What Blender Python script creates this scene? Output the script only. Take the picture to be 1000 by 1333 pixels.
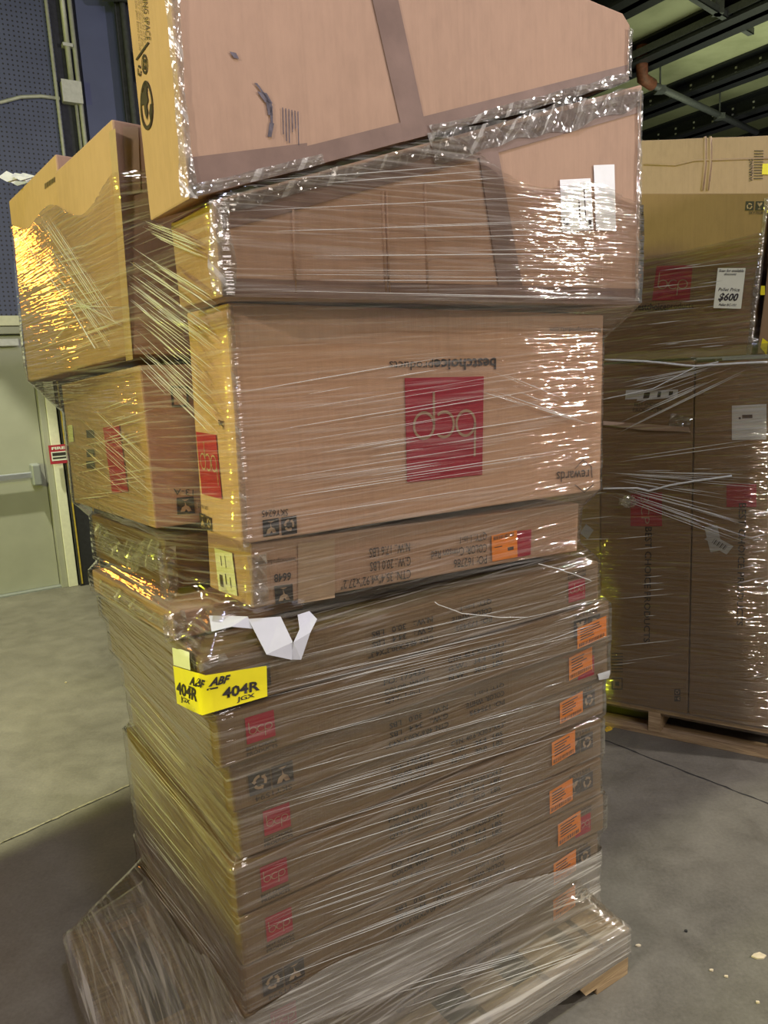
import bpy, bmesh, math, random
import numpy as np
from mathutils import Vector, Matrix, noise
from mathutils.bvhtree import BVHTree

random.seed(7)
S = bpy.context.scene
COL = S.collection
for o in list(bpy.data.objects):
    bpy.data.objects.remove(o)

# ------------------------------------------------------------------ camera
PITCH, ROLL, EYE = math.radians(10.2), math.radians(3.0), 1.6
CF = Vector((0, math.cos(PITCH), -math.sin(PITCH)))
U0 = Vector((0, math.sin(PITCH), math.cos(PITCH)))
R0 = Vector((1, 0, 0))
CU = U0 * math.cos(ROLL) + R0 * math.sin(ROLL)
CR = R0 * math.cos(ROLL) - U0 * math.sin(ROLL)
CO = Vector((0, 0, EYE))
cd = bpy.data.cameras.new('camera')
cam = bpy.data.objects.new('camera', cd)
COL.objects.link(cam)
cam.matrix_world = Matrix(((CR.x, CU.x, -CF.x, CO.x), (CR.y, CU.y, -CF.y, CO.y), (CR.z, CU.z, -CF.z, CO.z), (0, 0, 0, 1)))
cd.sensor_fit = 'HORIZONTAL'
cd.sensor_width = 36
cd.lens = 36
cd.clip_start = .05
S.camera = cam

# ------------------------------------------------------------------ light
S.view_settings.view_transform = 'Standard'
S.view_settings.look = 'None'
S.view_settings.exposure = 0.0
S.view_settings.gamma = 1
S.view_settings.use_curve_mapping = False
w = bpy.data.worlds.new('world')
S.world = w
w.use_nodes = True
w.node_tree.nodes['Background'].inputs[0].default_value = (.80, .80, .78, 1)
w.node_tree.nodes['Background'].inputs[1].default_value = .13


def area(name, loc, target, size, power, col, sy=None):
    l = bpy.data.lights.new(name, 'AREA')
    l.energy = power
    l.color = col
    l.size = size
    if sy:
        l.shape = 'RECTANGLE'
        l.size_y = sy
    o = bpy.data.objects.new(name, l)
    COL.objects.link(o)
    o.location = loc
    o.rotation_euler = (Vector(target) - Vector(loc)).to_track_quat('-Z', 'Y').to_euler()
    return o


def spot(name, loc, target, deg, power, col, blend=.06, rad=.06):
    l = bpy.data.lights.new(name, 'SPOT')
    l.energy = power
    l.color = col
    l.spot_size = math.radians(deg)
    l.spot_blend = blend
    l.shadow_soft_size = rad
    o = bpy.data.objects.new(name, l)
    COL.objects.link(o)
    o.location = loc
    o.rotation_euler = (Vector(target) - Vector(loc)).to_track_quat('-Z', 'Y').to_euler()
    return o


area('ceiling_lamp_above_pallet', (.40, .15, 4.5), (.2, 1.2, 1.6), .30, 44, (.60, .64, 1.0))
area('added_front_fill', (3.2, -3.4, 4.6), (.3, 1.8, 1.4), 2.4, 120, (1.0, .90, .86))  # soft fill added to brighten the front carton faces, not a known fixture
area('hall_lamp_right', (5.42, 1.46, 3.30), (.6, 1.8, 1.6), .15, 165, (1.0, .92, .88))
area('hall_lamp_behind', (-1.80, -.86, 2.75), (.6, 2.4, 1.3), .16, 46, (1.0, .90, .84))
area('yellow_lamp_left', (-4.6, -.75, 2.35), (-.8, 2.2, 1.3), .25, 140, (.90, 1.0, .04))
spot('exit_lamp_left', (-3.25, 4.35, 5.3), (-3.25, 4.35, 0), 53, 1150, (1.0, 1.0, .72))
spot('added_floor_spot', (2.06, .64, 4.8), (2.06, .64, 0), 49, 380, (1.0, 1.0, .74))  # spot added so that its cone edge draws the lit floor's border
area('orange_wall_lamp', (-3.6, 4.5, 2.7), (-.8, 1.9, 1.4), .26, 9, (1.0, .34, .04))
area('hall_lamp_far', (5.0, 10.0, 3.6), (5.0, 10.5, 5.5), 2.5, 45, (.92, 1.0, .62))


# ------------------------------------------------------------------ helpers
def ray(x, y):
    return CF + CR * ((x - 500) / 1000) - CU * ((y - 666.5) / 1000)


def onz(x, y, z):
    d = ray(x, y)
    return CO + d * ((z - EYE) / d.z)


def onpl(x, y, P, n):
    d = ray(x, y)
    return CO + d * ((P - CO).dot(n) / d.dot(n))


def tag(o, label=None, cat=None, group=None, kind=None):
    if label: o['label'] = label
    if cat: o['category'] = cat
    if group: o['group'] = group
    if kind: o['kind'] = kind
    return o


def link(name, me, mat, parent=None):
    me.name = name
    o = bpy.data.objects.new(name, me)
    COL.objects.link(o)
    if mat is not None and len(me.materials) == 0:
        me.materials.append(mat)
    if parent is not None:
        o.parent = parent
    return o


def mesh(name, verts, faces, mat, parent=None, smooth=False):
    me = bpy.data.meshes.new(name)
    me.from_pydata([tuple(v) for v in verts], [], faces)
    me.update()
    if smooth:
        me.polygons.foreach_set('use_smooth', [True] * len(me.polygons))
    return link(name, me, mat, parent)


def frame(loc, yaw=0):
    return Matrix.Translation(Vector(loc)) @ Matrix.Rotation(yaw, 4, 'Z')


def empty(name, loc, yaw=0):
    o = bpy.data.objects.new(name, None)
    COL.objects.link(o)
    o.matrix_world = frame(loc, yaw)
    o.empty_display_size = .1
    return o


class MB:
    def __init__(s):
        s.v = []
        s.f = []

    def box(s, a, b, M=None):
        k = len(s.v)
        for z in (a[2], b[2]):
            for (x, y) in ((a[0], a[1]), (b[0], a[1]), (b[0], b[1]), (a[0], b[1])):
                p = Vector((x, y, z))
                s.v.append(M @ p if M else p)
        s.f += [[k + i for i in q] for q in ((0, 3, 2, 1), (4, 5, 6, 7), (0, 1, 5, 4), (1, 2, 6, 5), (2, 3, 7, 6), (3, 0, 4, 7))]
        return s

    def poly_ext(s, pts, d):
        k = len(s.v)
        n = len(pts)
        s.v += [Vector(p) for p in pts] + [Vector(p) + Vector(d) for p in pts]
        s.f.append([k + i for i in range(n)])
        s.f.append([k + n + i for i in reversed(range(n))])
        for i in range(n):
            j = (i + 1) % n
            s.f.append([k + j, k + i, k + n + i, k + n + j])
        return s

    def tube(s, pts, r, seg=8, taper=False):
        pts = [Vector(p) for p in pts]
        k = len(s.v)
        n = len(pts)
        ref = Vector((0, 0, 1))
        for i, p in enumerate(pts):
            t = (pts[min(i + 1, n - 1)] - pts[max(i - 1, 0)]).normalized()
            if abs(t.dot(ref)) > .95: rf = Vector((1, 0, 0))
            else: rf = ref
            a = t.cross(rf).normalized()
            b = t.cross(a)
            rr = r * (max(.12, math.sin(math.pi * (i + .3) / (n - .4))) if taper else 1)
            for q in range(seg):
                an = 2 * math.pi * q / seg
                s.v.append(p + (a * math.cos(an) + b * math.sin(an)) * rr)
        for i in range(n - 1):
            for q in range(seg):
                q2 = (q + 1) % seg
                s.f.append([k + i * seg + q, k + i * seg + q2, k + (i + 1) * seg + q2, k + (i + 1) * seg + q])
        s.f.append([k + q for q in reversed(range(seg))])
        s.f.append([k + (n - 1) * seg + q for q in range(seg)])
        return s

    def build(s, name, mat, parent=None, inv=None, bevel=0, smooth=False):
        v = [inv @ p for p in s.v] if inv else s.v
        o = mesh(name, v, s.f, mat, parent, smooth)
        bm = bmesh.new()
        bm.from_mesh(o.data)
        bmesh.ops.recalc_face_normals(bm, faces=bm.faces)
        bm.to_mesh(o.data)
        bm.free()
        if bevel:
            m = o.modifiers.new('bevel', 'BEVEL')
            m.width = bevel
            m.segments = 2
            m.limit_method = 'ANGLE'
        return o


def uvmesh_text(txt, bold=0.0, shear=0.0):
    c = bpy.data.curves.new('t', 'FONT')
    c.body = txt
    c.size = 1
    c.resolution_u = 2
    c.offset = bold
    c.shear = shear
    o = bpy.data.objects.new('t', c)
    COL.objects.link(o)
    bpy.context.view_layer.update()
    dg = bpy.context.evaluated_depsgraph_get()
    me = bpy.data.meshes.new_from_object(o.evaluated_get(dg))
    vs = [v.co.copy() for v in me.vertices]
    fs = [list(p.vertices) for p in me.polygons]
    bpy.data.objects.remove(o)
    bpy.data.curves.remove(c)
    bpy.data.meshes.remove(me)
    return norm_(vs), fs


def norm_(vs):
    x0 = min(v.x for v in vs)
    x1 = max(v.x for v in vs)
    y0 = min(v.y for v in vs)
    y1 = max(v.y for v in vs)
    return [((v.x - x0) / max(1e-6, x1 - x0), (v.y - y0) / max(1e-6, y1 - y0)) for v in vs]


# ------------------------------------------------------------------ materials
def newmat(name):
    m = bpy.data.materials.new(name)
    m.use_nodes = True
    nt = m.node_tree
    return m, nt, nt.nodes['Principled BSDF'], nt.nodes['Material Output']


def N(nt, typ, **kw):
    n = nt.nodes.new(typ)
    for k, v in kw.items():
        setattr(n, k, v)
    return n


def ramp(nt, fac, stops):
    r = N(nt, 'ShaderNodeValToRGB')
    e = r.color_ramp.elements
    while len(e) < len(stops): e.new(.5)
    for i, (p, c) in enumerate(stops):
        e[i].position = p
        e[i].color = (c[0], c[1], c[2], 1) if hasattr(c, '__len__') else (c, c, c, 1)
    nt.links.new(fac, r.inputs[0])
    return r.outputs[0]


def math_(nt, op, a, b=None):
    n = N(nt, 'ShaderNodeMath', operation=op)
    for i, q in enumerate((a, b)):
        if q is None: continue
        if isinstance(q, (int, float)): n.inputs[i].default_value = q
        else: nt.links.new(q, n.inputs[i])
    return n.outputs[0]


def noisetex(nt, vec, scale, detail=4, rough=.55, dist=0, mscale=None, rot=None):
    if mscale or rot:
        mp = N(nt, 'ShaderNodeMapping')
        if mscale: mp.inputs['Scale'].default_value = mscale
        if rot:
            m0 = N(nt, 'ShaderNodeMapping')
            m0.inputs['Rotation'].default_value = rot
            nt.links.new(vec, m0.inputs[0])
            vec = m0.outputs[0]
        nt.links.new(vec, mp.inputs[0])
        vec = mp.outputs[0]
    n = N(nt, 'ShaderNodeTexNoise')
    n.inputs['Scale'].default_value = scale
    n.inputs['Detail'].default_value = detail
    n.inputs['Roughness'].default_value = rough
    n.inputs['Distortion'].default_value = dist
    nt.links.new(vec, n.inputs['Vector'])
    return n.outputs[0]


def simple(name, col, rough=.6, metal=0, var=.12, scale=30, bump=.1, spec=.5):
    m, nt, b, out = newmat(name)
    tc = N(nt, 'ShaderNodeTexCoord')
    nz = noisetex(nt, tc.outputs['Object'], scale, 5)
    c = ramp(nt, nz, [(.3, [x * (1 - var) for x in col]), (.7, [min(1, x * (1 + var)) for x in col])])
    nt.links.new(c, b.inputs['Base Color'])
    b.inputs['Roughness'].default_value = rough
    b.inputs['Metallic'].default_value = metal
    b.inputs['Specular IOR Level'].default_value = spec
    if bump:
        bp = N(nt, 'ShaderNodeBump')
        bp.inputs['Strength'].default_value = bump
        bp.inputs['Distance'].default_value = .003
        nt.links.new(nz, bp.inputs['Height'])
        nt.links.new(bp.outputs[0], b.inputs['Normal'])
    return m


def cardboard(name, col, crease=.5):
    m, nt, b, out = newmat(name)
    tc = N(nt, 'ShaderNodeTexCoord')
    v = tc.outputs['Object']
    big = noisetex(nt, v, 3.0, 4, .6)
    fib = noisetex(nt, v, 60, 5, .6, mscale=(1, 1, .35))
    cor = noisetex(nt, v, 1.0, 2, .5, mscale=(190, 190, 1.2))
    mix = math_(nt, 'ADD', math_(nt, 'MULTIPLY', big, .5), math_(nt, 'ADD', math_(nt, 'MULTIPLY', fib, .35), math_(nt, 'MULTIPLY', cor, .15)))
    c = ramp(nt, mix, [(.34, [x * .88 for x in col]), (.5, col), (.66, [min(1, x * 1.08) for x in col])])
    nt.links.new(c, b.inputs['Base Color'])
    b.inputs['Roughness'].default_value = .78
    b.inputs['Specular IOR Level'].default_value = .25
    h = math_(nt, 'ADD', math_(nt, 'MULTIPLY', cor, .35), math_(nt, 'MULTIPLY', noisetex(nt, v, 9, 3, .5, 1.0), crease))
    bp = N(nt, 'ShaderNodeBump')
    bp.inputs['Strength'].default_value = .25
    bp.inputs['Distance'].default_value = .006
    nt.links.new(h, bp.inputs['Height'])
    nt.links.new(bp.outputs[0], b.inputs['Normal'])
    return m


def film(name, tint, haze0, haze1, gloss, mainrot=0.0, cross=.3, freq=70, bump=.8, rough=.13, dist=.0045):
    m, nt, b, out = newmat(name)
    nt.nodes.remove(b)
    uv = N(nt, 'ShaderNodeUVMap')
    v = uv.outputs[0]
    warp = noisetex(nt, v, 2.2, 2, .5)
    s1 = noisetex(nt, v, 1.0, 3, .5, .15, mscale=(1.5, freq, 1), rot=(0, 0, mainrot))
    s2 = noisetex(nt, v, 1.0, 2, .5, .2, mscale=(2.5, freq * .7, 1), rot=(0, 0, mainrot + .5))
    s3 = noisetex(nt, v, 1.0, 1, .5, .3, mscale=(4, freq * 2.4, 1), rot=(0, 0, mainrot - .06))
    crk = noisetex(nt, v, 38, 4, .65, 1.2)
    h = math_(nt, 'ADD', s1, math_(nt, 'ADD', math_(nt, 'MULTIPLY', s2, cross), math_(nt, 'ADD', math_(nt, 'MULTIPLY', s3, .45), math_(nt, 'MULTIPLY', crk, .03))))
    bp = N(nt, 'ShaderNodeBump')
    bp.inputs['Strength'].default_value = bump
    bp.inputs['Distance'].default_value = dist
    nt.links.new(h, bp.inputs['Height'])
    hz = math_(nt, 'MULTIPLY', math_(nt, 'MULTIPLY', ramp(nt, s1, [(.52, 0.0), (.68, 1.0)]), ramp(nt, warp, [(.35, .25), (.65, 1.0)])), haze1 - haze0)
    hz2 = math_(nt, 'MULTIPLY', ramp(nt, s3, [(.56, 0.0), (.66, 1.0)]), haze1 * .7)
    hz = math_(nt, 'ADD', math_(nt, 'ADD', hz, hz2), haze0)
    tr = N(nt, 'ShaderNodeBsdfTransparent')
    tr.inputs[0].default_value = (*tint, 1)
    df = N(nt, 'ShaderNodeBsdfDiffuse')
    df.inputs[0].default_value = (.74, .69, .60, 1)
    nt.links.new(bp.outputs[0], df.inputs['Normal'])
    gl = N(nt, 'ShaderNodeBsdfGlossy')
    gl.inputs['Roughness'].default_value = rough
    gl.inputs[0].default_value = (1, 1, 1, 1)
    nt.links.new(bp.outputs[0], gl.inputs['Normal'])
    m1 = N(nt, 'ShaderNodeMixShader')
    nt.links.new(hz, m1.inputs[0])
    nt.links.new(tr.outputs[0], m1.inputs[1])
    nt.links.new(df.outputs[0], m1.inputs[2])
    lw = N(nt, 'ShaderNodeFresnel')
    lw.inputs['IOR'].default_value = 1.45
    nt.links.new(bp.outputs[0], lw.inputs['Normal'])
    fac = math_(nt, 'MINIMUM', math_(nt, 'ADD', math_(nt, 'MULTIPLY', lw.outputs[0], 1.4), gloss), .6)
    m2 = N(nt, 'ShaderNodeMixShader')
    nt.links.new(fac, m2.inputs[0])
    nt.links.new(m1.outputs[0], m2.inputs[1])
    nt.links.new(gl.outputs[0], m2.inputs[2])
    nt.links.new(m2.outputs[0], out.inputs[0])
    return m


MAT = {}
MAT['kraft'] = cardboard('kraft_cardboard', (.47, .30, .195))
MAT['kraft_shaded'] = cardboard('shaded_brown_cardboard', (.17, .10, .045), 1.2)  # darkened brown: the shade on the crumpled carton is put into its colour
MAT['kraft_light'] = cardboard('light_kraft_cardboard', (.62, .40, .265))
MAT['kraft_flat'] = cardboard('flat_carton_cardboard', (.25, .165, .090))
MAT['kraft_yellow_lit'] = cardboard('yellow_lit_cardboard', (.46, .33, .13))  # yellow lamplight put into the cardboard colour of the far left cartons
MAT['kraft_pale'] = cardboard('pale_cardboard', (.50, .36, .26), 1.3)
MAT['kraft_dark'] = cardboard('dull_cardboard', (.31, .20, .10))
MAT['ink'] = simple('black_print', (.035, .028, .025), .6, var=.3, bump=0)
MAT['ink_soft'] = simple('dark_grey_print', (.07, .055, .045), .7, var=.4, bump=0)
MAT['red'] = simple('red_print', (.42, .022, .045), .6, var=.08, bump=0)
MAT['orange'] = simple('orange_sticker_paper', (.95, .30, .03), .5, var=.04, bump=0)
MAT['yellow'] = simple('yellow_label_paper', (.93, .80, .02), .4, var=.03, bump=0)
MAT['white'] = simple('white_label_paper', (.80, .80, .76), .5, var=.04, bump=.05)
MAT['cream'] = simple('cream_label_paper', (.80, .80, .60), .5, var=.03, bump=0)
MAT['greylab'] = simple('grey_smoky_label_paper', (.58, .58, .56), .5, var=.05, bump=0)
MAT['logo_line'] = simple('cardboard_letter', (.46, .32, .20), .7, var=.08, bump=0)
MAT['tape'] = simple('brown_packing_tape', (.25, .165, .125), .55, var=.15, scale=14, bump=.4, spec=.15)
MAT['tape_clear'] = simple('clear_tape_on_cardboard', (.47, .33, .21), .35, var=.08, bump=.2)
MAT['scuff'] = simple('grey_scuff', (.12, .10, .11), .7, var=.4, scale=90)
MAT['steel'] = simple('painted_conduit', (.55, .56, .50), .45, metal=.2, var=.1)
MAT['galv'] = simple('pale_box_metal', (.62, .62, .64), .5, metal=.1, var=.1)
MAT['dark'] = simple('black_paint', (.018, .018, .022), .55, var=.3)
MAT['darkgap'] = simple('dark_wall_lining', (.035, .037, .05), .7, var=.3)
MAT['beam'] = simple('dark_roof_steel', (.017, .018, .024), .5, var=.3)
MAT['beam_grey'] = simple('grey_roof_steel', (.085, .09, .10), .5, var=.2)
MAT['rust'] = simple('rusty_red_pipe', (.16, .05, .03), .6, var=.4)
MAT['door'] = simple('pale_green_door_paint', (.37, .37, .31), .42, var=.05, scale=6)
MAT['jamb'] = simple('cream_frame_paint', (.78, .77, .62), .5, var=.06)
MAT['brass'] = simple('yellow_edge_paint', (.52, .38, .05), .5, var=.2)
MAT['bar'] = simple('brushed_steel_bar', (.66, .69, .74), .28, metal=.8, var=.05)
MAT['bar_end'] = simple('grey_bar_housing', (.33, .35, .35), .4, metal=.3, var=.05)
MAT['rubber'] = simple('black_filled_joint', (.03, .028, .026), .8, var=.5)
MAT['crack'] = simple('pale_chipped_joint', (.30, .27, .20), .8, var=.5, scale=60)
MAT['chip'] = simple('pale_chip', (.72, .60, .42), .7, var=.2)
MAT['paintmark'] = simple('worn_yellow_floor_paint', (.75, .48, .05), .6, var=.3)
MAT['film_edge'] = simple('white_gathered_film', (.72, .73, .70), .22, var=.1, bump=.6, scale=80)
MAT['tissue'] = simple('torn_white_backing_paper', (.62, .62, .64), .6, var=.04)

# wood
m, nt, b, out = newmat('pallet_wood')
tc = N(nt, 'ShaderNodeTexCoord')
g = noisetex(nt, tc.outputs['Object'], 3, 5, .6, 1.0, mscale=(2, 22, 22))
nt.links.new(ramp(nt, g, [(.3, (.22, .14, .07)), (.55, (.42, .29, .15)), (.75, (.56, .42, .25))]), b.inputs['Base Color'])
b.inputs['Roughness'].default_value = .8
bp = N(nt, 'ShaderNodeBump')
bp.inputs['Strength'].default_value = .4
bp.inputs['Distance'].default_value = .004
nt.links.new(g, bp.inputs['Height'])
nt.links.new(bp.outputs[0], b.inputs['Normal'])
MAT['wood'] = m

# crinkled clear film over tape seams, tube strands
m, nt, b, out = newmat('clear_film_strand')
b.inputs['Base Color'].default_value = (.80, .79, .70, 1)
b.inputs['Roughness'].default_value = .16
b.inputs['Specular IOR Level'].default_value = 1.0
b.inputs['Alpha'].default_value = .55
MAT['strand'] = m

FILM_MAIN = film('stretch_film', (.96, .945, .90), .0, .20, .06, mainrot=.03, cross=.16, freq=75, bump=1.0, rough=.05)
FILM_BASE = film('stretch_film_base', (.92, .90, .84), .20, .50, .05, mainrot=.10, cross=.5, freq=60, bump=1.0, rough=.09)
FILM_RIGHT = film('stretch_film_loose', (.93, .92, .86), .0, .07, .13, mainrot=-.02, cross=.2, freq=48, bump=1.0, rough=.045, dist=.009)
FILM_TIGHT = film('crinkled_clear_film', (.97, .97, .96), .0, .03, .0, mainrot=1.45, cross=.8, freq=16, bump=.5, rough=.10)

# floor
m, nt, b, out = newmat('polished_concrete')
tc = N(nt, 'ShaderNodeTexCoord')
v = tc.outputs['Object']
a1 = noisetex(nt, v, .9, 6, .6, .6)
a2 = noisetex(nt, v, 85, 4, .7)
a3 = noisetex(nt, v, 7, 5, .65, .4)
mx = math_(nt, 'ADD', math_(nt, 'MULTIPLY', a1, .45), math_(nt, 'ADD', math_(nt, 'MULTIPLY', a2, .25), math_(nt, 'MULTIPLY', a3, .3)))
nt.links.new(ramp(nt, mx, [(.36, (.105, .095, .078)), (.5, (.168, .154, .127)), (.64, (.23, .212, .175))]), b.inputs['Base Color'])
nt.links.new(ramp(nt, a3, [(.3, .42), (.7, .65)]), b.inputs['Roughness'])
bp = N(nt, 'ShaderNodeBump')
bp.inputs['Strength'].default_value = .15
bp.inputs['Distance'].default_value = .003
nt.links.new(math_(nt, 'ADD', a2, a3), bp.inputs['Height'])
nt.links.new(bp.outputs[0], b.inputs['Normal'])
MAT['floor'] = m

# perforated wall panel (local x along wall, z up)
m, nt, b, out = newmat('perforated_grey_panel')
tc = N(nt, 'ShaderNodeTexCoord')
sp = N(nt, 'ShaderNodeSeparateXYZ')
nt.links.new(tc.outputs['Object'], sp.inputs[0])


def cell(axis, off=0):
    a = math_(nt, 'FRACT', math_(nt, 'ADD', math_(nt, 'MULTIPLY', sp.outputs[axis], 1 / .034), off))
    a = math_(nt, 'SUBTRACT', a, .5)
    return math_(nt, 'MULTIPLY', a, a)


d = math_(nt, 'SQRT', math_(nt, 'ADD', cell(0), cell(2)))
hole = math_(nt, 'LESS_THAN', d, .20)
nz = noisetex(nt, tc.outputs['Object'], 3, 4)
cc = N(nt, 'ShaderNodeMixRGB')
nt.links.new(hole, cc.inputs[0])
nt.links.new(ramp(nt, nz, [(.3, (.075, .088, .185)), (.7, (.10, .115, .23))]), cc.inputs[1])
cc.inputs[2].default_value = (.018, .018, .024, 1)
nt.links.new(cc.outputs[0], b.inputs['Base Color'])
b.inputs['Roughness'].default_value = .5
MAT['perf'] = m
MAT['panel'] = simple('smooth_grey_panel', (.09, .105, .24), .5, var=.08, scale=4)

# ceiling
m, nt, b, out = newmat('pale_roof_sheet')
tc = N(nt, 'ShaderNodeTexCoord')
nz = noisetex(nt, tc.outputs['Object'], 1.5, 6, .6)
nt.links.new(ramp(nt, nz, [(.3, (.30, .31, .20)), (.6, (.44, .45, .31))]), b.inputs['Base Color'])
b.inputs['Roughness'].default_value = .7
MAT['ceil'] = m

# ------------------------------------------------------------------ setting
YW = math.radians(32.0)
W0 = Vector((-3.1, 5.94, 0))
WX = Vector((math.cos(YW), math.sin(YW), 0))
WN = Vector((math.sin(YW), -math.cos(YW), 0))
WM = frame(W0, YW)
H = 5.5

fl = MB().box((-14, -10, -.1), (18, 24, 0)).build('floor', MAT['floor'])
tag(fl, kind='structure')
ce = MB().box((-14, -10, H), (18, 24, H + .1)).build('ceiling', MAT['ceil'])
tag(ce, kind='structure')


def wallobj(name, mb, mat, parent=None, **kw):
    """mesh given in wall coordinates (x along the wall, -y into the room, z up)"""
    o = mb.build(name, mat, parent, **kw)
    if parent is None: o.matrix_world = WM.copy()
    return o


def wu(x, y):
    p = onpl(x, y, W0, WN)
    return (p - W0).dot(WX), p.z


DR = wu(53, 560)[0]       # right edge of the door leaf
DT = wu(8, 436)[1]
wl = wallobj('wall_left', MB().box((-9, 0, 0), (DR - .98, .25, H)).box((DR + .02, 0, 0), (3.6, .25, H)).box((DR - .98, 0, DT + .02), (DR + .02, .25, H)), MAT['darkgap'])
tag(wl, kind='structure')
p1 = wu(72, 90)[0]
o = wallobj('perforated_panel', MB().box((-6, -.03, DT + .14), (p1, -.002, H - .05)), MAT['perf'], wl)
g0, g1 = wu(106, 90)[0], wu(158, 90)[0]
o = wallobj('smooth_panel', MB().box((g0, -.03, .1), (g1, -.002, H - .05)), MAT['panel'], wl)
g2 = wu(176, 90)[0]
wallobj('smooth_panel', MB().box((g2 + .05, -.03, .1), (3.4, -.002, H - .05)), MAT['panel'], wl)
# return wall and far wall
wr = wallobj('wall_recess', MB().box((3.6, 0, 0), (3.85, 13, H)), MAT['darkgap'])
tag(wr, kind='structure')
wf = wallobj('wall_far', MB().box((3.0, 9.5, 0), (22, 9.8, H)), MAT['beam'])
tag(wf, kind='structure')

# door
dr = wallobj('door_1', MB().box((DR - .96, .05, .012), (DR, .095, DT)), MAT['door'], bevel=.002)
tag(dr, kind='structure')
fm = MB()
fm.box((DR + .004, -.045, 0), (DR + .05, .15, DT + .06)).box((DR - 1.01, -.045, 0), (DR - .964, .15, DT + .06)).box((DR - 1.01, -.045, DT + .006), (DR + .05, .15, DT + .06))
wallobj('door_frame', fm, MAT['door'], dr, bevel=.003)
fm = MB().box((DR + .052, -.065, 0), (DR + .125, .02, DT + .14)).box((DR - 1.09, -.065, 0), (DR - 1.012, .02, DT + .14)).box((DR - 1.09, -.065, DT + .065), (DR + .125, .02, DT + .14))
wallobj('door_casing', fm, MAT['jamb'], dr, bevel=.004)
wallobj('threshold', MB().box((DR - .98, -.02, 0), (DR + .03, .15, .011)), MAT['bar_end'], dr)
hu, hz = wu(40, 618)
pb = MB().box((DR - .93, -.035, hz - .025), (DR - .05, .005, hz + .025))
bar = wallobj('panic_bar', pb, MAT['bar'], dr, bevel=.008)
wallobj('bar_housing', MB().box((DR - .115, -.075, hz - .085), (DR - .045, .052, hz + .085)), MAT['bar_end'], dr, bevel=.012)
wallobj('bar_housing', MB().box((DR - .95, -.075, hz - .085), (DR - .88, .052, hz + .085)), MAT['bar_end'], dr, bevel=.012)
cl = MB().box((DR - .9, -.04, DT - .085), (DR - .08, .05, DT - .03))
wallobj('door_closer_channel', cl, MAT['galv'], dr, bevel=.004)

# black guard post beside the door with yellow edges
gp = empty('guard_post', W0 + WX * (DR + .19), YW)
tag(gp, 'tall black guard strip with thin yellow edges beside the exit door frame', 'guard post')
MB().box((-.055, -.10, 0), (.12, -.005, 2.9)).build('post_body', MAT['dark'], gp, bevel=.003)
MB().box((-.045, -.108, .02), (-.034, -.1005, 2.9)).build('yellow_edge', MAT['brass'], gp)
MB().box((.108, -.108, .02), (.118, -.1005, 2.9)).build('yellow_edge', MAT['brass'], gp)
# fire sign
fu, fz = wu(73, 590)
sgn = empty('fire_sign', W0 + WX * fu - WN * -0.125 + Vector((0, 0, fz)), YW)
tag(sgn, 'small red and white fire notice on the black strip by the exit door', 'sign')
MB().box((-.07, -.006, -.075), (.07, .006, .075)).build('sign_plate', MAT['red'], sgn)
MB().box((-.058, -.0075, -.05), (.058, -.0065, .022)).build('sign_panel', MAT['white'], sgn)
for s_, zc, hh in (('FIRE', .045, .022),):
    tv, tf = uvmesh_text(s_, .04)
    o = mesh('sign_lettering', [Vector((-.05 + .1 * u, -.0078, zc - hh / 2 + hh * v + .004)) for u, v in tv], tf, MAT['white'], sgn)
MB().box((-.05, -.0085, -.012), (.05, -.0076, .014)).box((-.05, -.0085, -.036), (.05, -.0076, -.022)).build('sign_lettering', MAT['ink'], sgn)

# conduits and junction box
def conduit(name, x, y, z0, z1, r, label, off=.04, group=None, mat='steel'):
    u = wu(x, y)[0]
    e = empty(name, W0 + WX * u + WN * off + Vector((0, 0, z0)), YW)
    tag(e, label, 'conduit', group)
    MB().tube([(0, 0, 0), (0, 0, z1 - z0)], r, 12).build('conduit_tube', MAT[mat], e, smooth=True)
    for k in range(3):
        zz = (z1 - z0) * (k + .5) / 3
        MB().box((-r * 1.8, -r * 1.2, zz - .012), (r * 1.8, off - .002, zz + .012)).build('conduit_strap', MAT['galv'], e)
    return e


jz = wu(91, 124)[1]
conduit('metal_conduit', 86, 60, jz + .08, H, .020, 'metal conduit running up from the top of the white junction box')
conduit('metal_conduit', 98, 85, 1.2, H, .017, 'long slim conduit passing just right of the white junction box')
conduit('metal_conduit', 98.5, 145, 1.2, jz - .08, .012, 'thin conduit dropping from the underside of the white junction box')
conduit('cable_run', 68, 90, 1.2, H, .013, 'weathered grey cable hugging the edge of the perforated wall panel', off=.055)
ju = wu(91, 124)[0]
jb = empty('junction_box', W0 + WX * ju + WN * .06 + Vector((0, 0, jz)), YW)
tag(jb, 'square white junction box on the dark wall between conduits', 'junction box')
MB().box((-.07, -.03, -.075), (.07, .055, .075)).build('box_body', MAT['galv'], jb, bevel=.006)
MB().box((-.074, -.036, -.08), (.074, -.031, .08)).build('cover_plate', MAT['galv'], jb, bevel=.002)
# side conduit to the left with its bend
uA, zA = wu(0, 136)
uB, zB = wu(52, 128)
uC, zC = wu(76, 131)
e = empty('branch_conduit', W0 + WX * uC + WN * .05 + Vector((0, 0, zC)), YW)
tag(e, 'pale conduit running left across the perforated panel with a gentle bend', 'conduit')
MB().tube([(uA - uC - .6, 0, zA - zC - .06), (uA - uC, 0, zA - zC), ((uA + uB) / 2 - uC, 0, (zA + zB) / 2 - zC + .015), (uB - uC, 0, zB - zC), (0, 0, 0)], .013, 10).build('conduit_tube', MAT['steel'], e, smooth=True)
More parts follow.
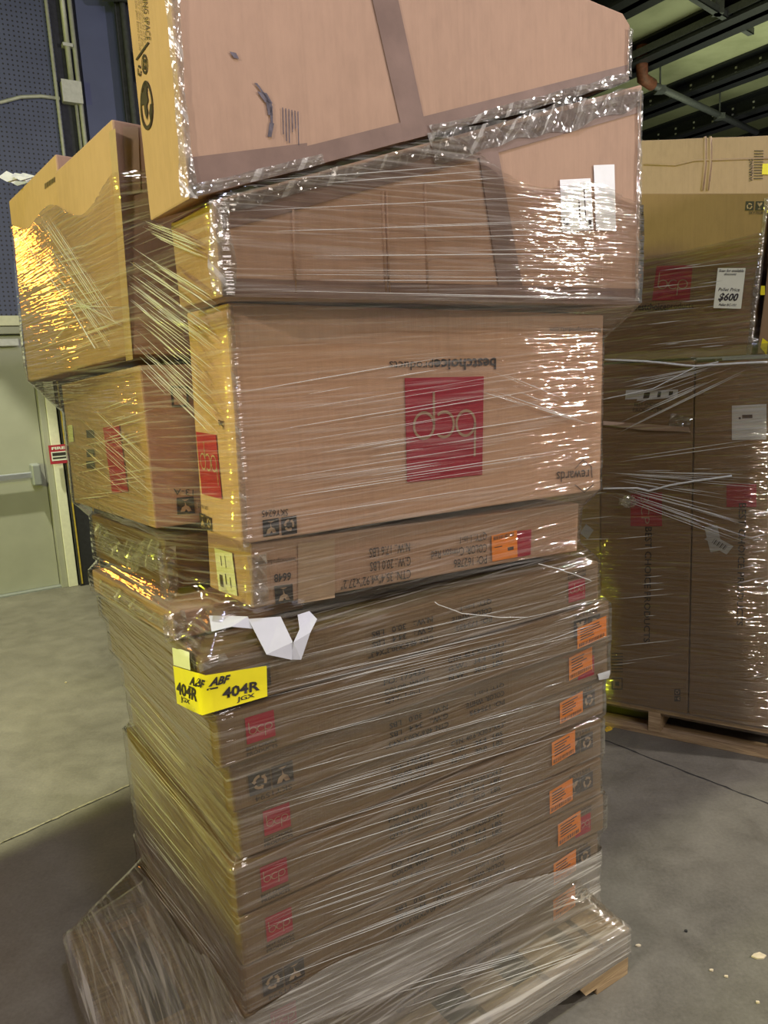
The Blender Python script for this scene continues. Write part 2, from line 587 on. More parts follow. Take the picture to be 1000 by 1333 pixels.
# pipe column behind the tallest carton
pc = empty('pipe_column', W0 + WX * wu(166, 90)[0] + WN * .12, YW)
tag(pc, 'dark steel column with pipes beside the tallest carton', 'column')
MB().box((-.09, -.02, 0), (.09, 0, H)).box((-.09, .1, 0), (.09, .12, H)).box((-.01, 0, 0), (.01, .1, H)).build('steel_section', MAT['darkgap'], pc)
MB().tube([(-.04, -.06, 0), (-.04, -.06, H)], .022, 10).build('riser_pipe', MAT['beam_grey'], pc, smooth=True)
MB().tube([(.05, -.06, 0), (.05, -.06, H)], .018, 10).build('riser_pipe', MAT['steel'], pc, smooth=True)
zz = wu(165, 15)[1]
MB().tube([(-.20, -.10, zz), (-.06, -.11, zz + .02), (.06, -.10, zz + .03), (.16, -.08, zz + .05)], .055, 10).build('valve_body', MAT['beam_grey'], pc, smooth=True)
zz = wu(168, 95)[1]
MB().box((-.0, -.095, zz - .12), (.05, -.085, zz + .1)).build('pipe_tag', MAT['white'], pc)

# roof beams
DD = Vector((-.53, .848, 0)).normalized()
CN = Vector((.848, .53, 0)).normalized()


def beam(c0, c1, z0, lip=False):
    e = empty('roof_beam', CN * ((c0 + c1) / 2) + DD * 4 + Vector((0, 0, H)), math.atan2(DD.y, DD.x))
    tag(e, kind='structure')
    hw = (c1 - c0) / 2
    d = H - z0
    mb = MB().box((-14, -hw * .25, -d), (16, hw * .25, 0)).box((-14, -hw, -d), (16, hw, -d + .03)).box((-14, -hw, -.03), (16, hw, 0))
    mb.build('beam_section', MAT['beam'], e)
    if lip:
        MB().box((-14, hw, -d + .05), (16, hw + .02, -d + .13)).build('beam_flange', MAT['beam_grey'], e)
    bm_ = MB()
    for k in range(60):
        x = -8 + k * .35
        for q in (.35, .65):
            bm_.box((x - .014, hw * .25, -d * q - .014), (x + .014, hw * .25 + .012, -d * q + .014))
    bm_.build('bolt_row', MAT['galv'], e)
    return e


b1 = beam(8.42, 8.86, 5.26, True)
b2 = beam(10.10, 10.55, 5.28)
b3 = beam(11.6, 12.1, 5.22)
b4 = beam(13.6, 14.0, 5.2)
b0 = beam(6.95, 7.35, 5.26)
b1.name, b2.name, b3.name, b4.name, b0.name = 'trim_1', 'trim_2', 'trim_3', 'trim_4', 'trim_5'
# sprinkler pipe
A, B = onz(838, 105, 5.1), onz(985, 172, 5.1)
e = empty('sprinkler_pipe', A)
tag(e, 'thin dark sprinkler pipe with reddish elbow hanging below the roof beams', 'pipe')
MB().tube([Vector((0, 0, 0)), B - A], .045, 12).build('pipe_run', MAT['beam_grey'], e, smooth=True)
MB().tube([Vector((-.05, -.1, .38)), Vector((-.05, -.08, .15)), Vector((-.02, -.02, .02)), (B - A) * .06], .075, 12).build('pipe_elbow', MAT['rust'], e, smooth=True)
for t in (.12, .62):
    p = (B - A) * t
    MB().tube([p, p + Vector((0, 0, .4))], .012, 6).box(p - Vector((.06, .06, .06)), p + Vector((.06, .06, .02))).build('pipe_hanger', MAT['beam_grey'], e)
A, B = onz(880, -14, 5.28), onz(978, 46, 5.28)
e = empty('roof_strut', A)
tag(e, 'grey angle strut crossing under the nearest roof beam at upper right', 'strut')
dr_ = (B - A)
sd = dr_.cross(Vector((0, 0, 1))).normalized() * .035
MB().poly_ext([-sd, sd, sd + dr_, -sd + dr_], (0, 0, .012)).poly_ext([sd, sd * .7, sd * .7 + dr_, sd + dr_], (0, 0, .07)).build('strut_angle', MAT['beam_grey'], e)
p = dr_ * .52
MB().box(p - Vector((.05, .05, .0)), p + Vector((.05, .05, .22))).build('strut_cleat', MAT['beam_grey'], e)


# floor joints, paint mark, chips
def joint(p0, p1, w_, mat, name='control_joint', wob=.003):
    p0, p1 = Vector(p0), Vector(p1)
    d = (p1 - p0)
    n = int(d.length / .03)
    s = Vector((-d.y, d.x, 0)).normalized()
    vs = []
    fs = []
    for i in range(n + 1):
        c = p0 + d * (i / n) + s * (random.uniform(-1, 1) * wob)
        ww = w_ * random.uniform(.6, 1.3)
        vs += [c + s * ww + Vector((0, 0, .0012)), c - s * ww + Vector((0, 0, .0012))]
        if i: fs.append([2 * i - 2, 2 * i - 1, 2 * i + 1, 2 * i])
    return mesh(name, vs, fs, MAT[mat], fl)


J = Vector((-1.45, 2.54, 0))
jd = Vector((.25, .26, 0)).normalized()
joint(J - jd * 4, J + jd * 7, .006, 'crack')
joint(J - jd * 4 + Vector((.004, -.006, 0)), J + jd * 7 + Vector((.004, -.006, 0)), .0025, 'rubber')
J = Vector((.89, 3.08, 0))
jd = Vector((.44, -.545, 0)).normalized()
joint(J - jd * 4, J + jd * 5, .0035, 'rubber')
pm = onz(800, 938, 0)
vs, fs = [], []
for k in range(9):
    a = onz(786 + k * 2.6, 950 - k * 1.9 - random.uniform(0, 3), .0015)
    c = onz(790 + k * 2.6, 952 - k * 1.9 + random.uniform(0, 3), .0015)
    q = len(vs)
    vs += [a, c, c + Vector((.012, .01, 0)), a + Vector((.012, .01, 0))]
    fs.append([q, q + 1, q + 2, q + 3])
tag(mesh('floor_marking', vs, fs, MAT['paintmark']), 'worn scrap of yellow line paint on the floor by the far pallet', 'floor marking')
CH = [(988, 1246, .035, 'pale wood chip on the floor at the right edge of the picture'), (831, 1232, .014, 'pale paper fleck on the floor right of the near pallet corner'),
      (946, 1272, .011, 'small tan crumb on the bare floor, lower right'), (987, 1306, .011, 'small tan crumb nearest the bottom right corner'),
      (893, 1213, .011, 'small dark crumb on the floor between the two pallets'), (926, 1264, .010, 'white fleck just left of the tan crumb, lower right'),
      (86, 889, .012, 'yellow fleck on the pale floor in front of the exit door')]
for i, (x, y, sz, lb) in enumerate(CH):
    c = onz(x, y, 0)
    pts = [c + Vector((math.cos(a) * sz * .55 * random.uniform(.6, 1.2), math.sin(a) * sz * .55 * random.uniform(.3, .8), .001)) for a in [k * math.pi / 3 for k in range(6)]]
    o = MB().poly_ext([p - c for p in pts], (0, 0, .004)).build('floor_chip', MAT['rubber' if 'dark' in lb else 'chip'])
    o.location = c
    tag(o, lb, 'debris')


# ------------------------------------------------------------------ cartons
class Carton:
    """prism: front polygon (world points, first = bottom left, second = bottom right, ...) pushed back by depth"""

    def __init__(s, front, depth, mat, label, group=None, yaw=None, name='cardboard_carton', crush=.0015, bevel=.004, cuts=5):
        s.F = [Vector(p) for p in front]
        s.D = Vector(depth)
        s.n = (s.F[1] - s.F[0]).cross(s.F[2] - s.F[1]).normalized()
        if s.n.dot(s.D) > 0: s.n = -s.n
        s.nl = (s.F[-1] - s.F[0]).cross(s.D).normalized()
        if s.nl.dot(s.F[1] - s.F[0]) > 0: s.nl = -s.nl
        pts = s.F + [p + s.D for p in s.F]
        s.pts = pts
        if yaw is None:
            e = s.F[1] - s.F[0]
            yaw = math.atan2(e.y, e.x)
        base = sum((s.F[0], s.F[1], s.F[0] + s.D, s.F[1] + s.D), Vector()) / 4
        base.z = min(p.z for p in pts)
        s.M = frame(base, yaw)
        s.I = s.M.inverted()
        mb = MB().poly_ext(s.F, s.D)
        o = mb.build(name, MAT[mat], inv=s.I)
        bm = bmesh.new()
        bm.from_mesh(o.data)
        orig = {v.index for v in bm.verts}
        bmesh.ops.subdivide_edges(bm, edges=bm.edges, cuts=cuts, use_grid_fill=True)
        bm.normal_update()
        sd = random.uniform(0, 50)
        for v in bm.verts:
            k = noise.noise(v.co * 6 + Vector((sd, 0, 0)))
            v.co -= v.normal * (crush * (.5 + abs(k) * 1.5))
        bm.to_mesh(o.data)
        bm.free()
        m = o.modifiers.new('bevel', 'BEVEL')
        m.width = bevel
        m.segments = 2
        m.limit_method = 'ANGLE'
        m.angle_limit = math.radians(50)
        o.matrix_world = s.M.copy()
        tag(o, label, 'box', group)
        s.o = o

    def plane(s, face):
        if face == 'front': return s.F[0], s.n
        return s.F[0], s.nl

    def hit(s, x, y, face='front', off=.001):
        P, n = s.plane(face)
        return onpl(x, y, P + n * off, n)

    def uvp(s, u, v, face='front', off=.001):
        P, n = s.plane(face)
        a = s.F[1] - s.F[0] if face == 'front' else s.D
        b_ = s.F[-1] - s.F[0]
        return P + a * u + b_ * v + n * off


def ribbon2(poly, w_):
    vs, fs = [], []
    P = [Vector((p[0], p[1])) for p in poly]
    n = len(P)
    for i, p in enumerate(P):
        t = (P[min(i + 1, n - 1)] - P[max(i - 1, 0)]).normalized()
        s = Vector((-t.y, t.x)) * w_ * .5
        vs += [(p.x + s.x, p.y + s.y), (p.x - s.x, p.y - s.y)]
        if i: fs.append([2 * i - 2, 2 * i - 1, 2 * i + 1, 2 * i])
    return vs, fs


def join(parts):
    V, F = [], []
    for v, f in parts:
        k = len(V)
        V += list(v)
        F += [[i + k for i in q] for q in f]
    return V, F


def arc(cx, cy, r, a0, a1, n=20, ry=None):
    return [(cx + r * math.cos(math.radians(a0 + (a1 - a0) * i / n)), cy + (ry or r) * math.sin(math.radians(a0 + (a1 - a0) * i / n))) for i in range(n + 1)]


def logo_letters(w_=.028):
    return join([ribbon2(arc(.235, .46, .125, 0, 360, 28), w_), ribbon2([(.11, .46), (.11, .80)], w_),
                 ribbon2(arc(.52, .46, .125, 48, 312, 22), w_),
                 ribbon2(arc(.775, .46, .125, 0, 360, 28), w_), ribbon2([(.65, .46), (.65, .14)], w_)])


def sq(x0=0, y0=0, x1=1, y1=1):
    return [(x0, y0), (x1, y0), (x1, y1), (x0, y1)], [[0, 1, 2, 3]]


def recycle():
    ps = []
    for k in range(3):
        a = 90 + 120 * k
        A_ = arc(.5, .47, .27, a - 62, a + 18, 5)
        ps.append(ribbon2(A_, .13))
        t = math.radians(a + 30)
        tip = (.5 + .27 * math.cos(t + .2), .47 + .27 * math.sin(t + .2))
        u_ = math.radians(a + 14)
        ps.append(([(.5 + .15 * math.cos(u_), .47 + .15 * math.sin(u_)), (.5 + .40 * math.cos(u_), .47 + .40 * math.sin(u_)), tip], [[0, 1, 2]]))
    return join(ps)


def glass():
    return join([([(.18, .85), (.40, .85), (.5, .70), (.58, .85), (.82, .85), (.72, .60), (.54, .50), (.54, .22), (.72, .14), (.28, .14), (.46, .22), (.46, .50), (.28, .60)],
                  [[0, 1, 2, 6, 12], [2, 3, 4, 5, 6], [0, 12, 11] if False else [0, 2, 12], [6, 7, 11, 12], [7, 8, 9, 10, 11 - 1]])])


def decal(c, uvm, quad, mat, name, face='front', off=.001, uvq=False, label=None, sub=None, parent=None):
    """flat print on a carton face.  quad = top-left, top-right, bottom-right, bottom-left as the writing reads
    (photo pixels, or face fractions when uvq)"""
    vs, fs = uvm
    if uvq: Q = [c.uvp(u, v, face, off) for u, v in quad]
    else: Q = [c.hit(x, y, face, off) for x, y in quad]
    W = [Q[3] * (1 - u) * (1 - v) + Q[2] * u * (1 - v) + Q[1] * u * v + Q[0] * (1 - u) * v for u, v in vs]
    o = mesh(name, [c.I @ p for p in W], fs, MAT[mat], parent or c.o)
    if label: o['label'] = label
    return o


def qinset(q, u0, v0, u1, v1):
    """sub-quad of a quad; v up"""
    TL, TR, BR, BL = [Vector((p[0], p[1])) for p in q]

    def at(u, v): return tuple(BL * (1 - u) * (1 - v) + BR * u * (1 - v) + TR * u * v + TL * (1 - u) * v)
    return [at(u0, v1), at(u1, v1), at(u1, v0), at(u0, v0)]


def logo(c, quad, face='front', uvq=False):
    r = decal(c, sq(), quad, 'red', 'printed_logo', face, .001, uvq)
    decal(c, logo_letters(), quad, 'logo_line', 'logo_letters', face, .0018, uvq, parent=r)
    return r


def icon(c, quad, kind, face='front', uvq=False, mat='ink'):
    r = decal(c, sq(), quad, mat, 'handling_symbol', face, .001, uvq)
    decal(c, recycle() if kind == 'r' else glass(), quad, 'logo_line', 'symbol_shape', face, .0018, uvq, parent=r)


def text(c, s, quad, face='front', uvq=False, mat='ink', bold=0.0, off=.0012, shear=0, parent=None):
    return decal(c, uvmesh_text(s, bold, shear), quad, mat, 'printed_text', face, off, uvq, parent=parent)


def up(xl, yl, xr, yr, h):
    """upside-down writing whose px extent runs xl..xr; yl/yr = px centre line at each end"""
    return [(xr, yr + h / 2), (xl, yl + h / 2), (xl, yl - h / 2), (xr, yr - h / 2)]


YS = math.radians(32.6)
EX = Vector((math.cos(YS), math.sin(YS), 0))
EY = Vector((-math.sin(YS), math.cos(YS), 0))
SN = Vector((-.325, 1.33, 0))
T = .108
ZP = .142

# --- main pallet (stringer pallet)
PN = Vector((-.45, 1.124, 0))
PL, PD = 1.226, .885
pal = empty('wooden_pallet', PN + EX * PL / 2 + EY * PD / 2, YS)
tag(pal, 'wrapped wooden pallet carrying the tall near stack of cartons', 'pallet')
for k in range(3):
    y0 = -PD / 2 + k * (PD - .045) / 2
    prof = [(-PL / 2, .02), (-PL / 2 + .16, .02), (-PL / 2 + .19, .062), (-PL / 2 + .37, .062), (-PL / 2 + .40, .02), (PL / 2 - .40, .02), (PL / 2 - .37, .062), (PL / 2 - .19, .062), (PL / 2 - .16, .02), (PL / 2, .02), (PL / 2, .120), (-PL / 2, .120)]
    MB().poly_ext([(x, y0, z) for x, z in prof], (0, .045, 0)).build('stringer', MAT['wood'], pal)
for k in range(7):
    x0 = -PL / 2 + k * (PL - .10) / 6
    MB().box((x0, -PD / 2 - .004, .1205), (x0 + .10, PD / 2 + .004, .140)).build('deck_board', MAT['wood'], pal, bevel=.002)
for x0 in (-PL / 2, -.06, PL / 2 - .12):
    MB().box((x0, -PD / 2, 0), (x0 + .12, PD / 2, .0195)).build('bottom_board', MAT['wood'], pal, bevel=.002)

MAIN = []


def L(layer, label, dx=0, dy=0, wdt=1.031, dyaw=0):
    z = ZP + T * (9 - layer)
    a = YS + dyaw
    ex = Vector((math.cos(a), math.sin(a), 0))
    ey = Vector((-math.sin(a), math.cos(a), 0))
    p = SN + EX * dx + EY * dy + Vector((0, 0, z + .001))
    F = [p, p + ex * wdt, p + ex * wdt + Vector((0, 0, T - .002)), p + Vector((0, 0, T - .002))]
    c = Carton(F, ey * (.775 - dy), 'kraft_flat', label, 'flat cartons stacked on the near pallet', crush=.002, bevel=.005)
    MAIN.append(c)
    return c


LB = {1: 'topmost flat carton of the near pallet stack, with the yellow shipping label at its corner',
      2: 'second flat carton from the top, red square logo right under the yellow shipping label',
      3: 'third flat carton from the top, upside down with dark handling symbols at its left end',
      4: 'fourth flat carton from the top, first red logo below the carton with dark symbols',
      5: 'fifth flat carton from the top, middle one of three red logos in a column',
      6: 'sixth flat carton from the top, lowest one of three red logos in a column',
      7: 'seventh flat carton from the top, dark handling symbols near the bottom of the picture',
      8: 'eighth flat carton from the top, its left end cut off by the picture edge',
      9: 'lowest flat carton, lying directly on the near wooden pallet'}
LO = {1: (-.025, -.012, 1.035, 0), 2: (-.012, -.02, 1.05, 0), 3: (.01, .0, 1.045, 0), 4: (.02, .01, 1.03, 0), 5: (.0, .0, 1.031, 0), 6: (.0, -.005, 1.025, 0), 7: (.0, -.004, 1.035, 0), 8: (-.005, .0, 1.025, 0), 9: (-.004, .0, 1.02, 0)}
LS = {}
TAG = {2: (.885, .985, .10, .62), 3: (.86, .94, .30, .88), 4: (.84, .92, .25, .80), 5: (.82, .90, .36, .96), 6: (.81, .89, .20, .80), 7: (.83, .91, .25, .85), 8: (.83, .91, .25, .85), 9: (.83, .91, .30, .90)}
for k in range(9, 0, -1):
    dx, dy, wd, ya = LO[k]
    c = L(k, LB[k], dx, dy, wd, ya)
    LS[k] = c
    flip = k in (1, 3, 7)

    def q(u0, v0, u1, v1, s=0.0):
        r = [(u0, v1), (u1, v1 + s), (u1, v0 + s), (u0, v0)]
        if flip: r = [(1 - a, 1 - b_) for a, b_ in r]
        return r
    logo(c, q(.052, .32, .108, .82), uvq=True)
    text(c, 'BEST CHOICE', q(.050, .20, .110, .27), uvq=True, bold=.01)
    text(c, 'PRODUCTS', q(.050, .10, .110, .17), uvq=True, bold=.01)
    if k != 8:
        for t_, (u0, v0, u1, v1) in (('PO: 175433', (.345, .62, .445, .74)), ('COLOR: WHITE', (.345, .42, .455, .54)), ('QTY: 1-in-1', (.345, .22, .43, .34)),
                                     ('CTN: 40.6"X30.3"X4.3"', (.505, .68, .665, .80)), ('G.W.:   34.4   LBS', (.505, .48, .655, .60)), ('N.W.:   30.0   LBS', (.505, .28, .655, .40))):
            text(c, t_, q(u0, v0, u1, v1), uvq=True, mat='ink', bold=.012)
    icon(c, q(.875, .34, .918, .76), 'g', uvq=True, mat='ink_soft')
    icon(c, q(.922, .34, .965, .76), 'r', uvq=True, mat='ink_soft')
    text(c, 'SKY1594', q(.88, .80, .955, .90), uvq=True, mat='ink_soft')
    if k in TAG:
        u0, u1, v0, v1 = TAG[k]
        qq = [(u0, v1 - .05), (u1, v1 + .04), (u1, v0 + .05), (u0, v0 - .04)]
        st = decal(c, sq(), qq, 'orange', 'orange_sticker', off=.0026, uvq=True, label='orange carton sticker')
        bars = join([sq(.06 + i * .055, .06, .06 + i * .055 + random.uniform(.015, .035), .22) for i in range(16)])
        decal(c, bars, qq, 'ink_soft', 'sticker_print', off=.0032, uvq=True, parent=st)
        bars = join([sq(.1, .35 + i * .12, random.uniform(.5, .85), .40 + i * .12) for i in range(5)])
        decal(c, bars, qq, 'ink_soft', 'sticker_print', off=.0032, uvq=True, parent=st)

# --- leaning cartons above the flat ones
def rot(yaw, a, b_):
    Z = Matrix.Rotation(yaw, 3, 'Z')
    Y = Matrix.Rotation(-a, 3, 'Y')
    X = Matrix.Rotation(b_, 3, 'X')
    return Z @ Y @ X


def cub(pos, yaw, a, b_, dims, mat, label, group=None, **kw):
    R = rot(math.radians(yaw), math.radians(a), math.radians(b_))
    p = Vector(pos)
    ex, ey, ez = R @ Vector((dims[0], 0, 0)), R @ Vector((0, dims[1], 0)), R @ Vector((0, 0, dims[2]))
    c = Carton([p, p + ex, p + ex + ez, p + ez], ey, mat, label, group, yaw=math.radians(yaw), **kw)
    MAIN.append(c)
    return c


#BOXES
L0 = cub((-.413, 1.405, 1.1165), 36.8, 0, 0, (.29, .50, .056), 'kraft', 'thin crumpled carton lying under the left end of the stacked leaning cartons')
M1 = cub((-.252, 1.37, 1.184), 35, -3.2, 0, (.90, .205, .124), 'kraft', 'long thin carton printed with upside-down weights and an orange sticker, under the big logo carton')
M2 = cub((-.2576, 1.3524, 1.3100), 33.3, -1.3, .4, (.953, .205, .424), 'kraft_light', 'large carton on its long side with a big upside-down red logo square')
L3 = cub((-.446, 1.515, 1.187), 38, 0, 0, (.5, .45, .110), 'kraft_shaded', 'shade-browned crumpled carton seen through orange film, under the side-facing logo carton at left')
TL2 = cub((-.453, 1.490, 1.3215), 33.7, -1.1, -2.0, (.66, .70, .32), 'kraft', 'yellow-lit carton with side red logo in the left column, below the slanting carton')
TL1 = cub((-.466, 1.510, 1.660), 38.5, -1.9, -2.4, (.55, .36, .432), 'kraft', 'slanting yellow-lit carton at upper left that juts out over the floor')

FN = (EX.cross(Vector((0, 0, 1)))).normalized()
Y35 = math.radians(34.8)
E35 = Vector((math.cos(Y35), math.sin(Y35), 0))
D35 = Vector((-math.sin(Y35), math.cos(Y35), 0))
n35 = -D35
P35 = Vector((-.243, 1.283, 1.75))
f1 = [onpl(x, y, P35, n35) for x, y in ((289, 387), (832, 397), (837, 109), (276, 260))]
T1 = Carton(f1, D35 * .19, 'kraft', 'large taped carton second from the top with a white letter G label', yaw=Y35, crush=.002)
P36 = Vector((-.262, 1.268, 1.9))
f0 = [onpl(x, y, P36, n35) for x, y in ((246, 262), (820, 106), (822, 34), (812, 17), (765, -2), (700, -30), (450, -135), (208, -135))]
f0 = [p + Vector((0, 0, .002)) for p in f0]
T0 = Carton(f0, D35 * .185, 'kraft', 'tilted carton at the very top of the near stack with a dark tape strip', yaw=Y35, crush=.002, cuts=0)
MAIN += [T1, T0]

# carton behind the slanting one, in line with it
pk = TL1.F[0] + TL1.D * 1.02 + (TL1.F[1] - TL1.F[0]) * .015
bk = cub(pk, 38.5, -1.9, -2.4, (.50, .42, .475), 'kraft', 'yellow-lit carton with a pale corner rising behind the slanting carton at upper left')

# prints on the big logo carton
c = M2
text(c, 'bestchoice', up(565, 475, 646, 473, 15), bold=.022)
text(c, 'products', up(507, 474, 564, 474.5, 15))
logo(c, [(628, 618), (530, 628), (527, 492), (630, 490)])
text(c, 'bestchoiceproducts.com', up(716, 428, 782, 429, 8))
text(c, 'rewards', up(725, 621, 767, 618, 14), mat='ink_soft')
for pl in ([(749, 610), (759, 599), (770, 607), (771, 622)], [(749, 631), (761, 641), (773, 630)]):
    P3 = [c.hit(x, y) for x, y in pl]
    b_ = MB()
    for i in range(len(P3) - 1):
        b_.tube([P3[i], P3[i + 1]], .0009, 4)
    b_.build('printed_arrow', MAT['ink_soft'], c.o, inv=c.I)
text(c, 'SKY6245', up(341, 669, 375, 667, 9))
icon(c, [(364, 696), (343, 699), (342, 677), (363, 674)], 'g')
icon(c, [(387, 694), (367, 697), (366, 674), (386, 671)], 'r')
logo(c, [(289, 650), (263, 643), (255, 562), (281, 566)], 'left')
icon(c, [(268, 689), (261, 686), (259, 667), (267, 670)], 'g', 'left')
icon(c, [(276, 692), (269, 689), (268, 671), (275, 674)], 'r', 'left')
text(c, 'be', [(291, 559), (285, 557), (284, 546), (290, 548)], 'left', bold=.02)
text(c, 'SKY6245', [(270, 664), (258, 661), (258, 656), (270, 659)], 'left')
# thin carton
c = M1
text(c, 'N.W.: 17.6 LBS', up(481, 720, 534, 712, 12))
text(c, 'G.W.: 20.0 LBS', up(482, 738, 535, 730, 12))
text(c, 'CTN: 35.4"x4.92"x27.2"', up(444, 762, 535, 747, 12))
text(c, 'QTY: 1-in-1', up(599, 703, 634, 697, 11))
text(c, 'COLOR: Crimson Red', up(562, 723, 634, 713, 11))
text(c, 'PO: 162786', up(591, 734, 634, 728, 11))
text(c, '6648', up(357, 753, 379, 750, 11), bold=.02)
icon(c, [(382, 783), (359, 787), (357, 763), (381, 760)], 'g')
text(c, 'bestchoiceproducts.com', up(334, 733, 385, 727, 8))
decal(c, sq(), [(672, 692), (692, 689), (691, 722), (672, 726)], 'red', 'red_print_patch')
st = decal(c, sq(), [(640, 697), (673, 690), (674, 725), (641, 731)], 'orange', 'orange_sticker', off=.0026, label='bright orange carton sticker')
decal(c, join([sq(.08 + i * .055, .80, .08 + i * .055 + random.uniform(.015, .035), .94) for i in range(15)] + [sq(.62, .30, .85, .42), sq(.1, .5, .4, .53)]), [(640, 697), (673, 690), (674, 725), (641, 731)], 'ink_soft', 'sticker_print', off=.0032, parent=st)
decal(c, sq(), [(438, 707), (436, 700), (435, 780), (390, 786)] if False else [(388, 708), (436, 701), (436, 778), (388, 786)], 'tape_clear', 'packing_tape', off=.0008)
lb = decal(c, sq(), [(279, 713), (302, 720), (309, 776), (285, 769)], 'cream', 'paper_label', 'left', .002)
decal(c, join([sq(.12, .12, .3, .4), sq(.45, .2, .5, .45), sq(.7, .15, .74, .4), sq(.3, .62, .34, .85), sq(.55, .6, .58, .88)]), [(279, 713), (302, 720), (309, 776), (285, 769)], 'ink_soft', 'label_print', 'left', .0026, parent=lb)
# carton with the G label
c = T1
GQ = [(729, 234), (769, 232), (773, 299), (732, 301)]
lb = decal(c, sq(), GQ, 'white', 'paper_label', off=.002)
text(c, 'G', [(734, 285), (734, 291), (743, 291), (743, 285)] if False else [(733, 293), (733, 284), (743, 284), (743, 293)], bold=.03, off=.0028, parent=lb)
decal(c, join([sq(.55, .1 + i * .07, .6, .14 + i * .07) for i in range(8)] + [sq(.75, .15, .78, .8), sq(.85, .05, .95, .2)]), GQ, 'ink_soft', 'label_print', off=.0026, parent=lb)
decal(c, sq(), [(773, 215), (800, 214), (802, 300), (776, 300)], 'white', 'paper_label', off=.0018)
decal(c, sq(), [(622, 190), (646, 182), (684, 392), (652, 391)], 'tape', 'packing_tape')
decal(c, sq(), [(287, 262), (834, 118), (834, 146), (291, 300)], 'tape', 'packing_tape', off=.0008)
decal(c, sq(), [(291, 365), (640, 382), (830, 388), (830, 397)][:0] or [(290, 362), (831, 376), (832, 397), (290, 386)], 'tape', 'packing_tape', off=.0008)
for xx in (384, 501, 506, 556):
    b_ = MB().tube([c.hit(xx - 3, 262 - (xx - 289) * .2 + 30, off=-.001), c.hit(xx + 1, 380, off=-.001)], .0028, 6)
    b_.build('cardboard_crease', MAT['kraft'], c.o, inv=c.I, smooth=True)
c = T0
decal(c, sq(), [(478, -30), (512, -30), (557, 176), (527, 184)], 'tape', 'packing_tape')
decal(c, sq(), [(246, 205), (400, 186), (400, 219), (247, 258)], 'tape', 'packing_tape', off=.0008)
decal(c, sq(), [(400, 190), (818, 84), (819, 104), (400, 218)], 'tape', 'packing_tape', off=.0008)
for pl, w_ in (([(333, 108), (342, 120), (349, 130), (353, 140), (354, 160), (351, 178)], .004), ([(341, 120), (350, 134), (352, 150)], .009), ([(303, 68), (308, 76)], .006)):
    P3 = [c.hit(x, y) for x, y in pl]
    b_ = MB()
    for i in range(len(P3) - 1):
        s_ = E35 * w_ * random.uniform(.5, 1.1)
        b_.poly_ext([P3[i] - s_, P3[i] + s_, P3[i + 1] + s_ * .8, P3[i + 1] - s_ * .8], n35 * .0002)
    b_.build('scuff_mark', MAT['scuff'], c.o, inv=c.I)
for k in range(6):
    x = 368 + k * 4
    P3 = [c.hit(x, 140 + k), c.hit(x + 1, 165 + random.uniform(0, 25))]
    MB().poly_ext([P3[0] - E35 * .0008, P3[0] + E35 * .0008, P3[1] + E35 * .0008, P3[1] - E35 * .0008], n35 * .0002).build('scuff_mark', MAT['scuff'], c.o, inv=c.I)
# left side of the tallest carton
GE = arc(.5, .5, .46, 0, 360, 28)
Q = [(185, 107), (196, 107), (199, 168), (184, 168)]
decal(c, ribbon2(GE, .09), [(182, 105), (197, 105), (200, 169), (183, 169)], 'ink', 'printed_globe', 'left')
decal(c, join([([(.10, .72), (.30, .80), (.42, .98), (.62, .92), (.58, .74), (.66, .60), (.52, .50), (.60, .36), (.50, .20), (.36, .34), (.30, .52), (.08, .50)], [[0, 1, 2, 3, 4, 5, 6, 7, 8, 9, 10, 11]]),
               ([(.97, .55), (.80, .52), (.70, .34), (.78, .18), (.60, .06), (.80, .10), (.95, .30)], [[0, 1, 2, 3, 4, 5, 6]])]), [(182, 105), (197, 105), (200, 169), (183, 169)], 'ink', 'printed_globe', 'left')
decal(c, recycle(), [(177, 80), (184, 80), (185, 103), (178, 103)], 'ink', 'handling_symbol', 'left')
decal(c, ribbon2(GE, .14), [(184, 71), (191, 71), (192, 96), (185, 96)], 'ink', 'handling_symbol', 'left')
decal(c, ribbon2(arc(.5, .5, .22, 0, 360, 12), .16), [(184, 71), (191, 71), (192, 96), (185, 96)], 'ink', 'handling_symbol', 'left')
decal(c, ribbon2([(0, 0), (1, 1)], .12), [(177, 55), (193, 55), (193, 78), (177, 78)], 'ink', 'printed_rule', 'left')
# rotated lines of writing (reading downwards)
for (x, y0, y1, s_, h) in ((186, -20, 52, 'SAVING SPACE', 6), (181, -20, 56, 'please keep this carton dry and flat', 2.2), (177.5, -20, 60, 'and recycle it when you are done', 2.2), (174, -20, 66, 'printed with plant based inks only', 2.2)):
    dxp = (y1 - y0) * .09
    text(c, s_, [(x + h / 2, y0), (x + h / 2 + dxp, y1), (x - h / 2 + dxp, y1), (x - h / 2, y0)], 'left', mat='ink_soft')
# carton with side logo, left column
c = TL2
decal(c, sq(), [(134, 557), (155, 553), (167, 640), (146, 642)], 'red', 'printed_logo', 'left')
decal(c, sq(), [(88, 554), (94, 553), (96, 575), (90, 576)], 'cream', 'paper_label', 'left')
for yy in (585, 600, 560):
    decal(c, sq(), [(112, yy), (122, yy), (123, yy + 10), (113, yy + 10)], 'ink_soft', 'printed_mark', 'left')
text(c, '13-A', up(226, 640, 252, 641, 8))
icon(c, [(254, 668), (231, 670), (230, 648), (252, 646)], 'g')
decal(c, sq(), [(222, 502), (245, 503), (246, 530), (224, 530)], 'ink_soft', 'printed_mark')
decal(c, sq(), [(225, 505), (242, 506), (243, 527), (227, 527)], 'kraft', 'printed_mark', off=.0016)
c = bk
decal(c, ribbon2(arc(.5, .4, .4, 0, 180, 10), .2), [(75, 220), (82, 216), (83, 230), (76, 236)], 'ink', 'printed_mark', 'left')
